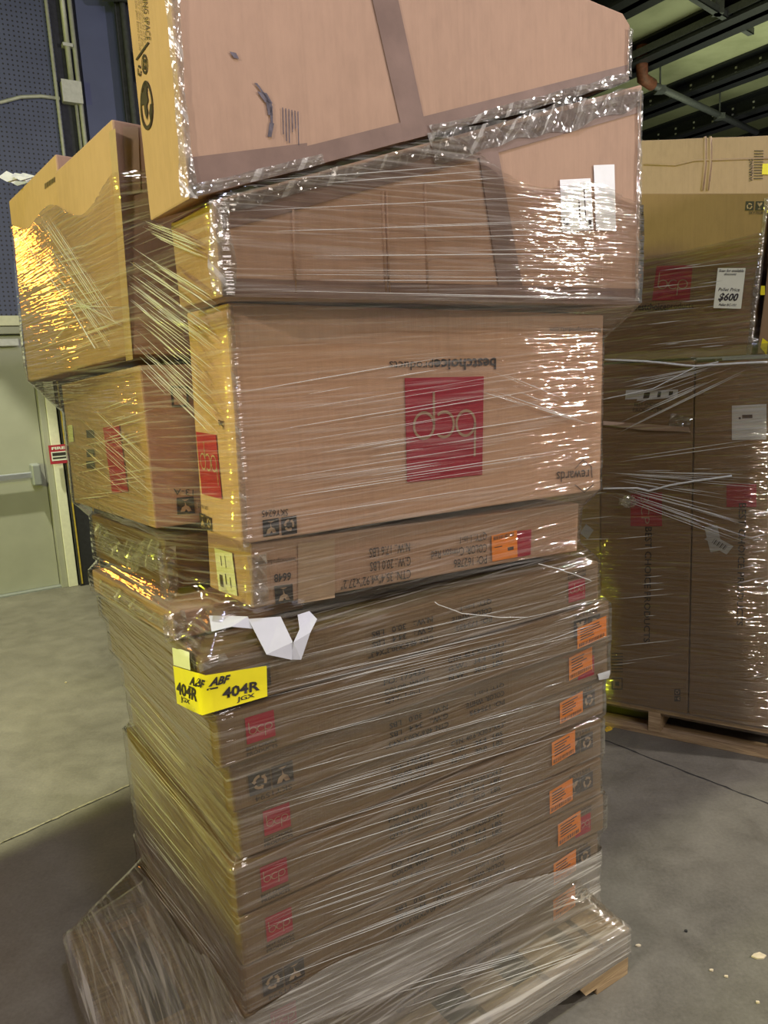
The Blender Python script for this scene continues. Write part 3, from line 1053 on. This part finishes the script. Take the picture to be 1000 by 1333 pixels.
decal(c, join([sq(.1 * i, .1, .1 * i + .06, .9) for i in range(9)]), [(58, 238), (73, 228), (73, 236), (58, 247)], 'ink_soft', 'printed_text', 'left')
c = TL1
decal(c, sq(), [(142, 172), (150, 167), (173, 468), (164, 470)], 'tape_clear', 'packing_tape', 'left', .0008)
decal(c, sq(), [(160, 165), (180, 165), (183, 250), (165, 255)], 'tape_clear', 'packing_tape', 'front', .0008)

# ------------------------------------------------------------------ far pallet, right
RA = Vector((.945, 3.20, 0))
RE = Vector((.834, -.551, 0)).normalized()
RD = Vector((.551, .834, 0)).normalized()
RY = math.atan2(RE.y, RE.x)
rp = empty('wooden_pallet', RA + RE * .175 + RD * .5, RY)
tag(rp, 'wooden pallet under the tall cartons on the right, further back', 'pallet')
for k in range(3):
    x0 = (-.61, -.085 + .09, .565)[k]
    MB().box((x0, -.5, .02), (x0 + .05, .5, .108)).build('stringer', MAT['wood'], rp)
for k in range(7):
    y0 = -.5 + k * .15
    MB().box((-.61, y0, .1085), (.615, y0 + .1, .126)).build('deck_board', MAT['wood'], rp, bevel=.002)
for y0 in (-.5, -.05, .4):
    MB().box((-.61, y0, 0), (.615, y0 + .1, .0195)).build('bottom_board', MAT['wood'], rp, bevel=.002)
RIGHT = []


def RB(s0, s1, z0, z1, back, dep, mat, label, lean=0.0, **kw):
    P = RA + RD * back
    F = [P + RE * s0 + Vector((0, 0, z0)), P + RE * s1 + Vector((0, 0, z0 - 0)), P + RE * (s1 + lean) + Vector((0, 0, z1)), P + RE * (s0 + lean) + Vector((0, 0, z1))]
    c = Carton(F, RD * dep, mat, label, **kw)
    RIGHT.append(c)
    return c


G = None
R0_ = RB(-.42, -.171, .127, 1.50, .02, .5, 'kraft_yellow_lit', 'leftmost tall carton of the far pallet, mostly hidden behind the near stack')
R1_ = RB(-.168, -.031, .127, 1.54, .01, .5, 'kraft_yellow_lit', 'narrow tall carton with a white diamond sticker, left end of the far pallet')
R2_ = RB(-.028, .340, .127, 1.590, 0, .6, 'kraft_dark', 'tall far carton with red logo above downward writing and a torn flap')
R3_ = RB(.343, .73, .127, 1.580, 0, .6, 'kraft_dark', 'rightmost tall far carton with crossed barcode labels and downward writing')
F = [onpl(x, y, RA + RD * .03, -RD) for x, y in ((770, 470), (978, 470), (1002, 251), (785, 252))]
lo = min(F[0].z, F[1].z)
dz = 1.595 - lo
F = [p + Vector((0, 0, dz if i < 2 else 0)) for i, p in enumerate(F)]
F[0].z = F[1].z = 1.597
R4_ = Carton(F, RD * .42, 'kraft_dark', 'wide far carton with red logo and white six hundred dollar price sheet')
RIGHT.append(R4_)
F = [onpl(x, y, RA + RD * .5, -RD) for x, y in ((800, 300), (1050, 296), (1050, 172), (800, 183))]
F[0].z = F[1].z = 1.60
R5_ = Carton(F, RD * .35, 'kraft_pale', 'pale creased carton at the top back of the far pallet', crush=.006)
RIGHT.append(R5_)
F = [onpl(x, y, RA + RD * .03, -RD) for x, y in ((985, 469), (1060, 469), (1080, 262), (1010, 262))]
F[0].z = F[1].z = 1.597
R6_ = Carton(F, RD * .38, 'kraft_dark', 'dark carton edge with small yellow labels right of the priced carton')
RIGHT.append(R6_)
# prints
c = R4_
logo(c, [(855, 346), (902, 345), (898, 391), (849, 391)])
text(c, 'bestchoice', [(826, 395), (868, 394), (868, 404), (826, 404)], bold=.02)
text(c, 'products', [(869, 394), (903, 394), (903, 404), (869, 404)])
icon(c, [(971, 262), (982, 262), (981, 274), (970, 274)], 'r')
icon(c, [(984, 262), (995, 262), (994, 274), (983, 274)], 'g')
text(c, 'SKY7028', [(975, 275), (993, 275), (993, 279), (975, 279)])
c = R2_
lg = decal(c, sq(), [(862, 641), (862, 685), (821, 685), (821, 643)], 'red', 'printed_logo')
text(c, 'BCP', [(845, 645), (846, 682), (835, 682), (834, 645)], mat='logo_line', off=.0018, bold=-.01, parent=lg)
text(c, 'BEST CHOICE PRODUCTS', [(849, 686), (846, 836), (838, 836), (840, 686)], bold=.012)
text(c, 'BEST CHOICE', [(826, 524), (860, 524), (860, 529), (826, 529)])
text(c, 'PRODUCTS', [(824, 531), (862, 531), (862, 536), (824, 536)])
fl_ = [onpl(x, y, RA - RD * .004, -RD) for x, y in ((786, 548), (897, 556), (899, 562), (840, 560), (786, 553))]
MB().poly_ext(fl_, -RD * .006).build('torn_flap_edge', MAT['kraft_pale'], c.o, inv=c.I)
for k, qd in enumerate(([(815, 508), (838, 507), (838, 519), (814, 520)], [(832, 509), (883, 507), (882, 517), (829, 522)])):
    l_ = decal(c, sq(), qd, 'white', 'paper_label', off=.002 + k * .0006)
    if k: decal(c, join([sq(.15, .2, .3, .8), sq(.5, .2, .58, .85), sq(.78, .3, .88, .8)]), qd, 'ink', 'label_print', off=.0033, parent=l_)
icon(c, [(886, 897), (886, 905), (878, 905), (878, 897)], 'r', mat='ink_soft')
icon(c, [(886, 906), (886, 913), (878, 913), (878, 906)], 'g', mat='ink_soft')
decal(c, join([ribbon2([(0, 0), (1, 0), (1, 1), (0, 1), (0, 0)], .12), sq(.3, .3, .7, .7)]), [(797, 883), (810, 883), (810, 897), (797, 897)], 'ink_soft', 'printed_mark')
for yy in range(850, 878, 4):
    decal(c, sq(), [(796, yy), (811, yy), (811, yy + 1.2), (796, yy + 1.2)], 'ink_soft', 'printed_mark')
c = R3_
text(c, 'BEST CHOICE PRODUCTS', [(972, 655), (967, 815), (959, 814), (962, 655)], bold=.012)
decal(c, sq(), [(946, 660), (985, 660), (985, 630), (946, 630)], 'red', 'printed_logo')
for k, qd in enumerate(([(917, 686), (934, 684), (941, 716), (925, 719)], [(917, 702), (927, 695), (950, 709), (946, 716)], [(929, 697), (955, 711), (946, 722), (922, 708)])):
    l_ = decal(c, sq(), qd, 'greylab', 'barcode_label', off=.002 + k * .0007)
    if k == 2: decal(c, join([sq(.12 + i * .08, .25, .12 + i * .08 + (.02 + .03 * (i % 2)), .75) for i in range(9)]), qd, 'ink', 'label_print', off=.004, parent=l_)
l_ = decal(c, sq(), [(953, 528), (998, 526), (998, 572), (953, 573)], 'white', 'paper_label', off=.002)
decal(c, join([sq(.2, .6, .26, .66), sq(.3, .62, .6, .72)]), [(953, 528), (998, 526), (998, 572), (953, 573)], 'ink', 'label_print', off=.0028, parent=l_)
c = R1_
decal(c, sq(), [(763, 682), (773, 690), (765, 702), (755, 694)], 'greylab', 'paper_label', off=.002)
c = R0_
text(c, 'CHOICE', [(724, 700), (723, 735), (718, 735), (718, 700)][:4], bold=.012)
c = R5_
text(c, 'WARNING', [(975, 236), (975, 207), (980, 207), (980, 236)], bold=.01)
decal(c, join([sq(0, i * .09, 1, i * .09 + .03) for i in range(11)]), [(982, 193), (994, 193), (993, 233), (981, 233)], 'ink_soft', 'printed_text')
decal(c, sq(), [(993, 213), (1003, 213), (1002, 227), (992, 227)], 'yellow', 'yellow_label', off=.002)
for a_, b_ in (((918, 178), (914, 248)), ((925, 178), (921, 248))):
    MB().tube([c.hit(*a_, off=-.002), c.hit((a_[0] + b_[0]) / 2 + 2, 212, off=-.002), c.hit(*b_, off=-.002)], .006, 6).build('cardboard_crease', MAT['kraft_pale'], c.o, inv=c.I, smooth=True)
MB().tube([c.hit(838, 214, off=-.002), c.hit(880, 215, off=-.002), c.hit(905, 209, off=-.002), c.hit(1002, 206, off=-.002)], .004, 6).build('cardboard_crease', MAT['kraft_pale'], c.o, inv=c.I, smooth=True)
c = R6_
decal(c, sq(), [(991, 372), (996, 372), (996, 384), (990, 384)], 'yellow', 'yellow_label', off=.002)
decal(c, sq(), [(993, 440), (1000, 445), (998, 462), (990, 452)], 'yellow', 'yellow_label', off=.002)


# ------------------------------------------------------------------ stretch film
def hull_film(pts_boxes, zs, k, off, ctr, nth=260):
    """convex wrap around sliced prisms; k = how steeply the film bridges between layers"""
    phis = np.linspace(0, 2 * np.pi, 540, endpoint=False)
    dirs = np.stack([np.cos(phis), np.sin(phis)], 1)
    th = np.linspace(0, 2 * np.pi, nth, endpoint=False)
    R = np.zeros((len(zs), nth))
    cosm = np.cos(th[:, None] - phis[None, :])
    for iz, z in enumerate(zs):
        P = []
        for pts in pts_boxes:
            n = len(pts) // 2
            ed = [(i, (i + 1) % n) for i in range(n)] + [(n + i, n + (i + 1) % n) for i in range(n)] + [(i, n + i) for i in range(n)]
            for a, b_ in ed:
                p, q_ = pts[a], pts[b_]
                lo, hi = min(p[2], q_[2]), max(p[2], q_[2])
                if lo <= z <= hi:
                    t = 0 if hi - lo < 1e-6 else (z - p[2]) / (q_[2] - p[2])
                    P.append((p[0] + (q_[0] - p[0]) * t, p[1] + (q_[1] - p[1]) * t))
        if not P: continue
        P = np.array(P) - np.array(ctr)
        h = (P @ dirs.T).max(0)
        with np.errstate(divide='ignore'):
            rr = np.where(cosm > .05, h[None, :] / np.maximum(cosm, .05), 1e9)
        R[iz] = rr.min(1)
    zs = np.array(zs)
    out_ = np.zeros_like(R)
    for i, z in enumerate(zs):
        out_[i] = (R - k * np.abs(zs - z)[:, None]).max(0)
    for _ in range(2):
        sm = out_.copy()
        sm[1:-1] = np.maximum(out_[1:-1], (out_[:-2] + out_[1:-1] * 2 + out_[2:]) / 4)
        out_ = sm
    return th, out_ + off


def film_mesh(name, boxes, z0, z1, dz, k, off, ctr, mat, parent, topf=None, wav=.0025):
    zs = np.arange(z0, z1 + 1e-6, dz)
    th, R = hull_film([[tuple(p) for p in c.pts] if hasattr(c, 'pts') else c for c in boxes], zs, k, off, ctr)
    n = len(th)
    base = parent.matrix_world.inverted()
    vs = []
    uvs = []
    # arc length per angle at mid height
    mid = R[len(zs) // 3]
    X = np.stack([mid * np.cos(th), mid * np.sin(th)], 1)
    seg = np.linalg.norm(np.roll(X, -1, 0) - X, axis=1)
    arcl = np.concatenate([[0], np.cumsum(seg)])
    for i, z in enumerate(zs):
        for j in range(n):
            r = R[i, j]
            w_ = noise.noise(Vector((arcl[j] * 3.5, z * 26, 1.3))) * wav + noise.noise(Vector((arcl[j] * 9, z * 90, 5))) * wav * .4
            x, y = ctr[0] + (r + w_) * math.cos(th[j]), ctr[1] + (r + w_) * math.sin(th[j])
            zz = min(z, topf(th[j], arcl[j])) if topf else z
            vs.append(base @ Vector((x, y, zz)))
    fs = []
    fuv = []
    for i in range(len(zs) - 1):
        for j in range(n):
            j2 = (j + 1) % n
            if topf and zs[i] >= min(topf(th[j], arcl[j]), topf(th[j2], arcl[j + 1])): continue
            fs.append([i * n + j, i * n + j2, (i + 1) * n + j2, (i + 1) * n + j])
            fuv += [(arcl[j], zs[i]), (arcl[j + 1], zs[i]), (arcl[j + 1], zs[i + 1]), (arcl[j], zs[i + 1])]
    o = mesh(name, vs, fs, mat, parent, smooth=True)
    l = o.data.uv_layers.new(name='UVMap')
    l.data.foreach_set('uv', [x for p in fuv for x in p])
    bv = BVHTree.FromPolygons([parent.matrix_world @ v for v in vs], fs)
    return o, bv


bpy.context.view_layer.update()
fw = empty('stretch_wrap', pal.location.copy(), 0)
tag(fw, 'clear stretch film wound around the near pallet load', 'plastic wrap')
bpy.context.view_layer.update()
palbox = []
for z0_, z1_ in ((.06, .142),):
    a = PN + Vector((0, 0, z0_))
    F = [a, a + EX * PL, a + EX * PL + Vector((0, 0, z1_ - z0_)), a + Vector((0, 0, z1_ - z0_))]
    palbox.append([tuple(p) for p in F] + [tuple(p + EY * PD) for p in F])
ctr = (-.12, 1.95)
wrap, BV = film_mesh('wound_film', [c for c in MAIN if c is not T0] + palbox, .055, 2.05, .0075, 1.1, .009, ctr, FILM_MAIN, fw,
                     topf=lambda t, a: 2.0 + .03 * math.sin(a * 5) + .02 * math.sin(a * 17))
base, BVB = film_mesh('base_film', [LS[k] for k in (6, 7, 8, 9)] + palbox, .05, .50, .0075, 1.7, .013, ctr, FILM_BASE, fw, topf=lambda t, a: .33 + .05 * math.sin(a * 2.3 + 1) + .01 * math.sin(a * 13), wav=.004)
fr = empty('stretch_wrap', rp.location.copy(), 0)
tag(fr, 'loose shiny stretch film around the tall cartons on the far pallet', 'plastic wrap')
bpy.context.view_layer.update()
wrapr, BVR = film_mesh('wound_film', [R0_, R1_, R2_, R3_, R4_], .09, 2.06, .010, .8, .010, (1.35, 3.55), FILM_RIGHT, fr, topf=lambda t, a: 2.02 + .02 * math.sin(a * 6), wav=.004)


# snug crinkled film over the two topmost cartons
def snug(c, zmax=None, name='snug_film'):
    F = c.F
    o_ = .004
    mb = MB()
    ex = (F[1] - F[0]).normalized()
    up_ = Vector((0, 0, 1))
    cen = sum(F, Vector()) / len(F)
    F2 = [p + (p - cen).normalized() * .005 + c.n * o_ for p in F]
    mb.poly_ext(F2, c.D * 1.03)
    me = bpy.data.meshes.new(name)
    me.from_pydata([tuple(c.I @ p) for p in mb.v], [], mb.f)
    bm = bmesh.new()
    bm.from_mesh(me)
    bmesh.ops.recalc_face_normals(bm, faces=bm.faces)
    uvl = bm.loops.layers.uv.new('UVMap')
    for f in bm.faces:
        for l in f.loops:
            p = c.M @ l.vert.co
            l[uvl].uv = ((p - F[0]).dot(ex), (p - F[0]).z)
    bm.to_mesh(me)
    bm.free()
    o = link(name, me, FILM_TIGHT, c.o)
    m = o.modifiers.new('bevel', 'BEVEL')
    m.width = .006
    m.segments = 2
    return o



FILM_CRIMP = film('crimped_film_edge', (.9, .9, .88), .12, .55, .10, mainrot=.8, cross=1.0, freq=40, bump=1.0, rough=.08)


def crimp(pl, w_, n, parent, seg=60, amp=.004):
    """crinkled band of bunched film running along a carton edge"""
    inv = parent.matrix_world.inverted()
    n = n.normalized()
    P = [Vector(p) for p in pl]
    Ls = [0]
    for i in range(1, len(P)): Ls.append(Ls[-1] + (P[i] - P[i - 1]).length)
    vs, fs, uvs = [], [], []
    W = 6
    sd = random.uniform(0, 90)
    for i in range(seg + 1):
        d_ = Ls[-1] * i / seg
        k = max(j for j in range(len(P) - 1) if Ls[j] <= d_ + 1e-9)
        t = (P[k + 1] - P[k]).normalized()
        c_ = P[k] + t * (d_ - Ls[k])
        s_ = t.cross(n).normalized()
        ww = w_ * (1 + .5 * noise.noise(Vector((d_ * 14, sd, 0))))
        for j in range(W + 1):
            f = j / W - .5
            h_ = .002 + amp * (.5 + noise.noise(Vector((d_ * 60, f * 4, sd)))) * (1 - abs(f) * 1.4)
            vs.append(inv @ (c_ + s_ * ww * f + n * h_))
            uvs.append((d_, f * w_))
    for i in range(seg):
        for j in range(W):
            a = i * (W + 1) + j
            fs.append([a, a + 1, a + W + 2, a + W + 1])
    o = mesh('crinkled_film_edge', vs, fs, FILM_CRIMP, parent, smooth=False)
    l = o.data.uv_layers.new(name='UVMap')
    for p_ in o.data.polygons:
        for li in p_.loop_indices:
            l.data[li].uv = uvs[o.data.loops[li].vertex_index]


bpy.context.view_layer.update()
crimp([T0.hit(219, -60), T0.hit(233, 120), T0.hit(246, 258)], .022, T0.n, T0.o)
crimp([T0.hit(246, 250), T0.hit(420, 207)], .016, T0.n, T0.o, 40)
crimp([T0.hit(560, 172), T0.hit(817, 101)], .020, T0.n, T0.o, 60)
crimp([T0.hit(820, 38), T0.hit(818, 100)], .018, T0.n, T0.o, 30)
crimp([T1.hit(284, 262), T1.hit(291, 384)], .045, T1.n, T1.o, 40, .008)
crimp([T1.hit(292, 268), T1.hit(560, 196)], .022, T1.n, T1.o, 60)
crimp([T1.hit(560, 196), T1.hit(834, 126)], .050, T1.n, T1.o, 60, .007)
crimp([T1.hit(833, 118), T1.hit(829, 392)], .018, T1.n, T1.o, 60)
crimp([M2.hit(298, 398), M2.hit(320, 712)], .012, M2.n, M2.o, 60, .003)
crimp([M1.hit(334, 722), M1.hit(338, 786)], .045, M1.n, M1.o, 24, .008)
crimp([L0.uvp(.86, .5, 'left'), L0.uvp(.02, .5, 'left')], .04, L0.nl, L0.o, 50, .008)
crimp([L0.hit(226, 796), L0.hit(229, 832)], .04, L0.n, L0.o, 20, .01)
crimp([L3.uvp(.90, .6, 'left'), L3.uvp(.5, .35, 'left'), L3.uvp(.03, .7, 'left')], .06, L3.nl, L3.o, 60, .009)
crimp([L3.hit(216, 712), L3.hit(222, 790)], .03, L3.n, L3.o, 20, .01)
crimp([LS[1].hit(275, 857), LS[1].hit(278, 866)], .05, LS[1].n, LS[1].o, 10, .006)
crimp([R4_.hit(975, 462), R4_.hit(999, 258)], .016, R4_.n, R4_.o, 50)
crimp([R2_.hit(872, 548), R2_.hit(900, 553)], .05, R2_.n, R2_.o, 14, .012)


# gathered strands lying on the film
def cast(x, y, bv, off=.002):
    d = ray(x, y).normalized()
    h = bv.ray_cast(CO, d)
    if h[0] is None: return None, None
    n = h[1] if h[1].dot(d) < 0 else -h[1]
    return h[0] + n * off, n


def strands(specs, bv, parent, name, mat='strand', rmin=.0004, rmax=.0010):
    mb = MB()
    for (p0, p1, q0, q1, cnt) in specs:
        for i in range(cnt):
            t = random.random()
            a = Vector(p0).lerp(Vector(q0), t) + Vector((random.uniform(-3, 3), random.uniform(-2, 2)))
            b_ = Vector(p1).lerp(Vector(q1), t) + Vector((random.uniform(-3, 3), random.uniform(-2, 2)))
            s0, s1 = sorted((random.uniform(0, .6), random.uniform(.3, 1)))
            if s1 - s0 < .12: continue
            P3 = []
            for k in range(9):
                s_ = s0 + (s1 - s0) * k / 8
                p = a.lerp(b_, s_)
                h_, n_ = cast(p.x, p.y, bv)
                if h_: P3.append(h_)
            if len(P3) > 4: mb.tube(P3, random.uniform(rmin, rmax), 5, True)
    o = mb.build(name, MAT[mat], parent, inv=parent.matrix_world.inverted(), smooth=True)
    o['kind'] = 'stuff'
    return o


strands([((165, 312), (288, 388), (172, 470), (292, 590), 60), ((190, 285), (262, 315), (180, 300), (270, 340), 20)], BV, fw, 'film_creases', rmin=.0006, rmax=.0013)
strands([((30, 330), (165, 300), (35, 490), (168, 440), 40), ((95, 540), (200, 500), (100, 650), (205, 640), 22)], BV, fw, 'film_creases')
# each spec: line A start, line A end, line B start, line B end, how many in the fan between
strands([((165, 312), (288, 388), (172, 470), (292, 590), 34),
         ((190, 285), (262, 315), (180, 300), (270, 340), 12),
         ((25, 300), (150, 470), (60, 270), (170, 440), 22),
         ((60, 330), (165, 460), (40, 480), (170, 330), 16),
         ((100, 510), (200, 600), (100, 600), (210, 690), 20),
         ((110, 820), (250, 980), (135, 1080), (300, 1290), 60),
         ((640, 480), (785, 540), (600, 500), (780, 560), 12),
         ((310, 500), (780, 420), (310, 690), (780, 620), 26),
         ((320, 860), (780, 760), (330, 1290), (780, 1120), 90),
         ((300, 240), (830, 200), (300, 380), (830, 390), 20),
         ((460, 1300), (800, 1205), (540, 1330), (815, 1225), 18),
         ((700, 760), (790, 730), (700, 930), (795, 900), 8)], BV, fw, 'film_creases')
strands([((790, 500), (930, 475), (800, 570), (990, 475), 30), ((790, 600), (1000, 570), (790, 640), (1000, 720), 50), ((790, 700), (900, 690), (790, 900), (900, 890), 14), ((960, 700), (1000, 690), (960, 890), (1000, 880), 16), ((720, 650), (800, 640), (720, 740), (790, 740), 14), ((840, 320), (980, 300), (840, 460), (960, 450), 22)], BVR, fr, 'film_creases', rmin=.0008, rmax=.0022)


def rope(pl, bv, parent, r, name, mat='film_edge', off=.004):
    P3 = []
    for i in range(len(pl) - 1):
        for k in range(8):
            p = Vector(pl[i]).lerp(Vector(pl[i + 1]), k / 8)
            h_, n_ = cast(p.x, p.y, bv, off)
            if h_: P3.append(h_)
    if len(P3) > 3:
        return MB().tube(P3, r, 6).build(name, MAT[mat], parent, inv=parent.matrix_world.inverted(), smooth=True)


rope([(788, 469), (860, 472), (905, 477), (960, 473), (1005, 471)], BVR, fr, .0045, 'film_hem')
rope([(786, 520), (850, 506), (905, 478), (940, 470)], BVR, fr, .0022, 'film_hem')
rope([(786, 636), (830, 635), (845, 639), (870, 632), (905, 626), (960, 618)], BVR, fr, .004, 'film_hem')
rope([(22, 300), (60, 350), (100, 410), (130, 460)], BV, fw, .0012, 'film_hem', 'strand')
rope([(700, 735), (740, 745), (772, 757)], BV, fw, .0014, 'film_hem', 'strand')
rope([(565, 785), (600, 798), (650, 803), (690, 803)], BV, fw, .0012, 'film_hem', 'strand')


def patch(quads, bv, nx, ny, parent, mat, name, off=.003, uvm=None):
    """thin sheet stuck to the film; quads: list of [TL,TR,BR,BL] px laid side by side"""
    Wq = len(quads)

    def at(u, v):
        u = min(max(u, 0), 1) * Wq
        i = min(int(u), Wq - 1)
        f = u - i
        TL_, TR_, BR_, BL_ = [Vector(p) for p in quads[i]]
        p = BL_ * (1 - f) * (1 - v) + BR_ * f * (1 - v) + TR_ * f * v + TL_ * (1 - f) * v
        for k in range(12):
            r_ = cast(p.x, p.y, bv, off)[0]
            if r_ is not None: return r_
            p.x -= 1.5
        return r_
    if uvm is None:
        vs = [at(i / nx, j / ny) for j in range(ny + 1) for i in range(nx + 1)]
        fs = [[j * (nx + 1) + i, j * (nx + 1) + i + 1, (j + 1) * (nx + 1) + i + 1, (j + 1) * (nx + 1) + i] for j in range(ny) for i in range(nx)]
    else:
        vs = [at(u, v) for u, v in uvm[0]]
        fs = uvm[1]
    return mesh(name, [parent.matrix_world.inverted() @ p for p in vs], fs, mat if not isinstance(mat, str) else MAT[mat], parent, smooth=True)


# yellow shipping label around the corner
YQ = [[(228, 866), (268, 878), (264, 930), (233, 915)], [(268, 878), (346, 866), (347, 906), (264, 930)]]
c0 = cast(290, 898, BV)[0]
yl = empty('shipping_label', c0)
tag(yl, 'bright yellow shipping label with code 404R wrapped around a carton corner', 'label')
bpy.context.view_layer.update()
patch(YQ, BV, 28, 8, yl, 'yellow', 'label_sheet', .004)


def place(uvm, u0, v0, u1, v1, shear=0):
    return [(u0 + (u1 - u0) * u + shear * v, v0 + (v1 - v0) * v) for u, v in uvm[0]], uvm[1]


def ytext(s, u0, v0, u1, v1, bold=.02, shear=0, font_shear=0):
    me = uvmesh_text(s, bold, font_shear)
    patch(YQ, BV, 0, 0, yl, 'ink', 'label_text', .0052, place(me, u0, v0, u1, v1))


ytext('404R', .64, .28, .94, .60, .03)
ytext('JGX', .76, .06, .90, .24)
ytext('ABF', .53, .70, .70, .92, .04, font_shear=.35)
ytext('404R', .03, .28, .42, .62, .03)
ytext('JGX', .10, .10, .28, .26)
ytext('ABF', .27, .66, .50, .88, .04, font_shear=.35)
patch(YQ, BV, 0, 0, yl, 'ink', 'label_rule', .0052, join([([(.52, .62), (.60, .62), (.60, .66), (.52, .66)], [[0, 1, 2, 3]]), ([(.26, .58), (.35, .58), (.35, .62), (.26, .62)], [[0, 1, 2, 3]])]))
# white part of label above
gl_ = cast(238, 858, BV)[0]
wl_ = empty('paper_label', gl_)
tag(wl_, 'striped greenish white paper label just above the yellow shipping label', 'label')
bpy.context.view_layer.update()
patch([[(226, 842), (248, 850), (250, 872), (228, 865)]], BV, 6, 6, wl_, 'cream', 'label_sheet', .003)
# price sheet
PQ = [[(935, 349), (971, 349), (965, 402), (929, 401)]]
c0 = cast(950, 376, BVR)[0]
ps = empty('price_sheet', c0)
tag(ps, 'white price sheet reading 600 dollars taped on the far carton', 'sign')
bpy.context.view_layer.update()
patch(PQ, BVR, 4, 6, ps, 'cream', 'sheet', .003)
for s_, a in (('Scan for available', (.05, .90, .95, .97)), ('discount', (.25, .82, .70, .88)), ('Pallet Price', (.10, .42, .88, .51)), ('$600', (.14, .16, .86, .38)), ('Pallet BC-101', (.18, .06, .82, .12))):
    patch(PQ, BVR, 0, 0, ps, 'ink', 'sheet_text', .0042, place(uvmesh_text(s_, .03 if s_ == '$600' else .01, .3), *a))
# torn white backing paper, lower left of the stack
c0 = cast(370, 820, BV)[0]
tp = empty('torn_paper', c0)
tag(tp, 'torn white backing paper flap sticking out of the film above the yellow label', 'paper')
bpy.context.view_layer.update()


def sheet(polys, bv, parent, mat, name, off):
    vs, fs = [], []
    for pl in polys:
        k = len(vs)
        for i, (x, y) in enumerate(pl):
            vs.append(cast(x, y, bv, off + .003 * (i % 2))[0])
        fs.append(list(range(k, k + len(pl))))
    o = mesh(name, [parent.matrix_world.inverted() @ p for p in vs], fs, MAT[mat], parent)
    sm = o.modifiers.new('thick', 'SOLIDIFY')
    sm.thickness = .0006
    return o


sheet([[(322, 806), (362, 805), (378, 834), (376, 857), (344, 850)], [(376, 857), (378, 834), (388, 822), (384, 802), (400, 797), (410, 810), (402, 826), (388, 856)]], BV, tp, 'tissue', 'paper_flap', .010)
sheet([[(275, 803), (325, 798), (328, 820), (300, 818), (276, 824)]], BV, tp, 'tissue', 'paper_flap', .005)
# scraps of tape over film
c0 = cast(360, 782, BV)[0]
# light scrap on third layer, right edge
e = empty('tape_scrap', cast(783, 878, BV)[0])
tag(e, 'small pale tape scrap at the right edge of the near stack', 'tape')
bpy.context.view_layer.update()
patch([[(777, 877), (793, 872), (793, 882), (779, 884)]], BV, 4, 2, e, 'greylab', 'tape_piece', .003)
# film wad on far pallet
wc = cast(820, 652, BVR, .012)[0]
e = empty('film_wad', wc)
tag(e, 'bunched white wad of film above the red logo on the far pallet', 'plastic wrap')
bm = bmesh.new()
bmesh.ops.create_icosphere(bm, subdivisions=3, radius=1)
for v in bm.verts:
    v.co = Vector((v.co.x * .035, v.co.y * .013, v.co.z * .024)) * (1 + .5 * noise.noise(v.co * 2.5))
me = bpy.data.meshes.new('film_wad')
bm.to_mesh(me)
bm.free()
link('film_bunch', me, FILM_RIGHT, e)
# clear wad over upper left corner
h_ = bk.F[3].lerp(bk.pts[7], .62)
e = empty('film_tuft', Vector(h_))
tag(e, 'loose clear film tuft on the far top corner of the slanting carton', 'plastic wrap')
for k in range(7):
    mb = MB()
    a = Vector((random.uniform(-.04, .05), random.uniform(-.04, .05), 0))
    mb.poly_ext([a, a + Vector((.03, .01, .01)), a + Vector((random.uniform(-.02, .03), .01, random.uniform(.01, .03))), a + Vector((-.02, 0, .012))], (.001, .001, 0))
    mb.build('film_piece', MAT['film_edge'], e)

# unseen carton added out of frame at left to throw the long floor shadow
e = cub((-2.55, .62, .0), 47, 0, 0, (.85, .85, .001 + .14), 'wood', 'x')
MAIN.pop()
bpy.data.objects.remove(e.o)
NB = Vector((-2.25, 1.62, 0))
bd = Vector((.689, .725, 0)).normalized()
bs = Vector((bd.y, -bd.x, 0))
p = NB - bd * .9
F = [p + bs * 1.2 - Vector((0, 0, 0)), p, p + Vector((0, 0, 1.9)), p + bs * 1.2 + Vector((0, 0, 1.9))]
F = [p, p + bs * 1.2, p + bs * 1.2 + Vector((0, 0, 1.0)), p + Vector((0, 0, 1.0))]
nb = Carton(F, bd * .85, 'kraft', 'waist-high carton added as a light blocker left of the near pallet, outside the picture')
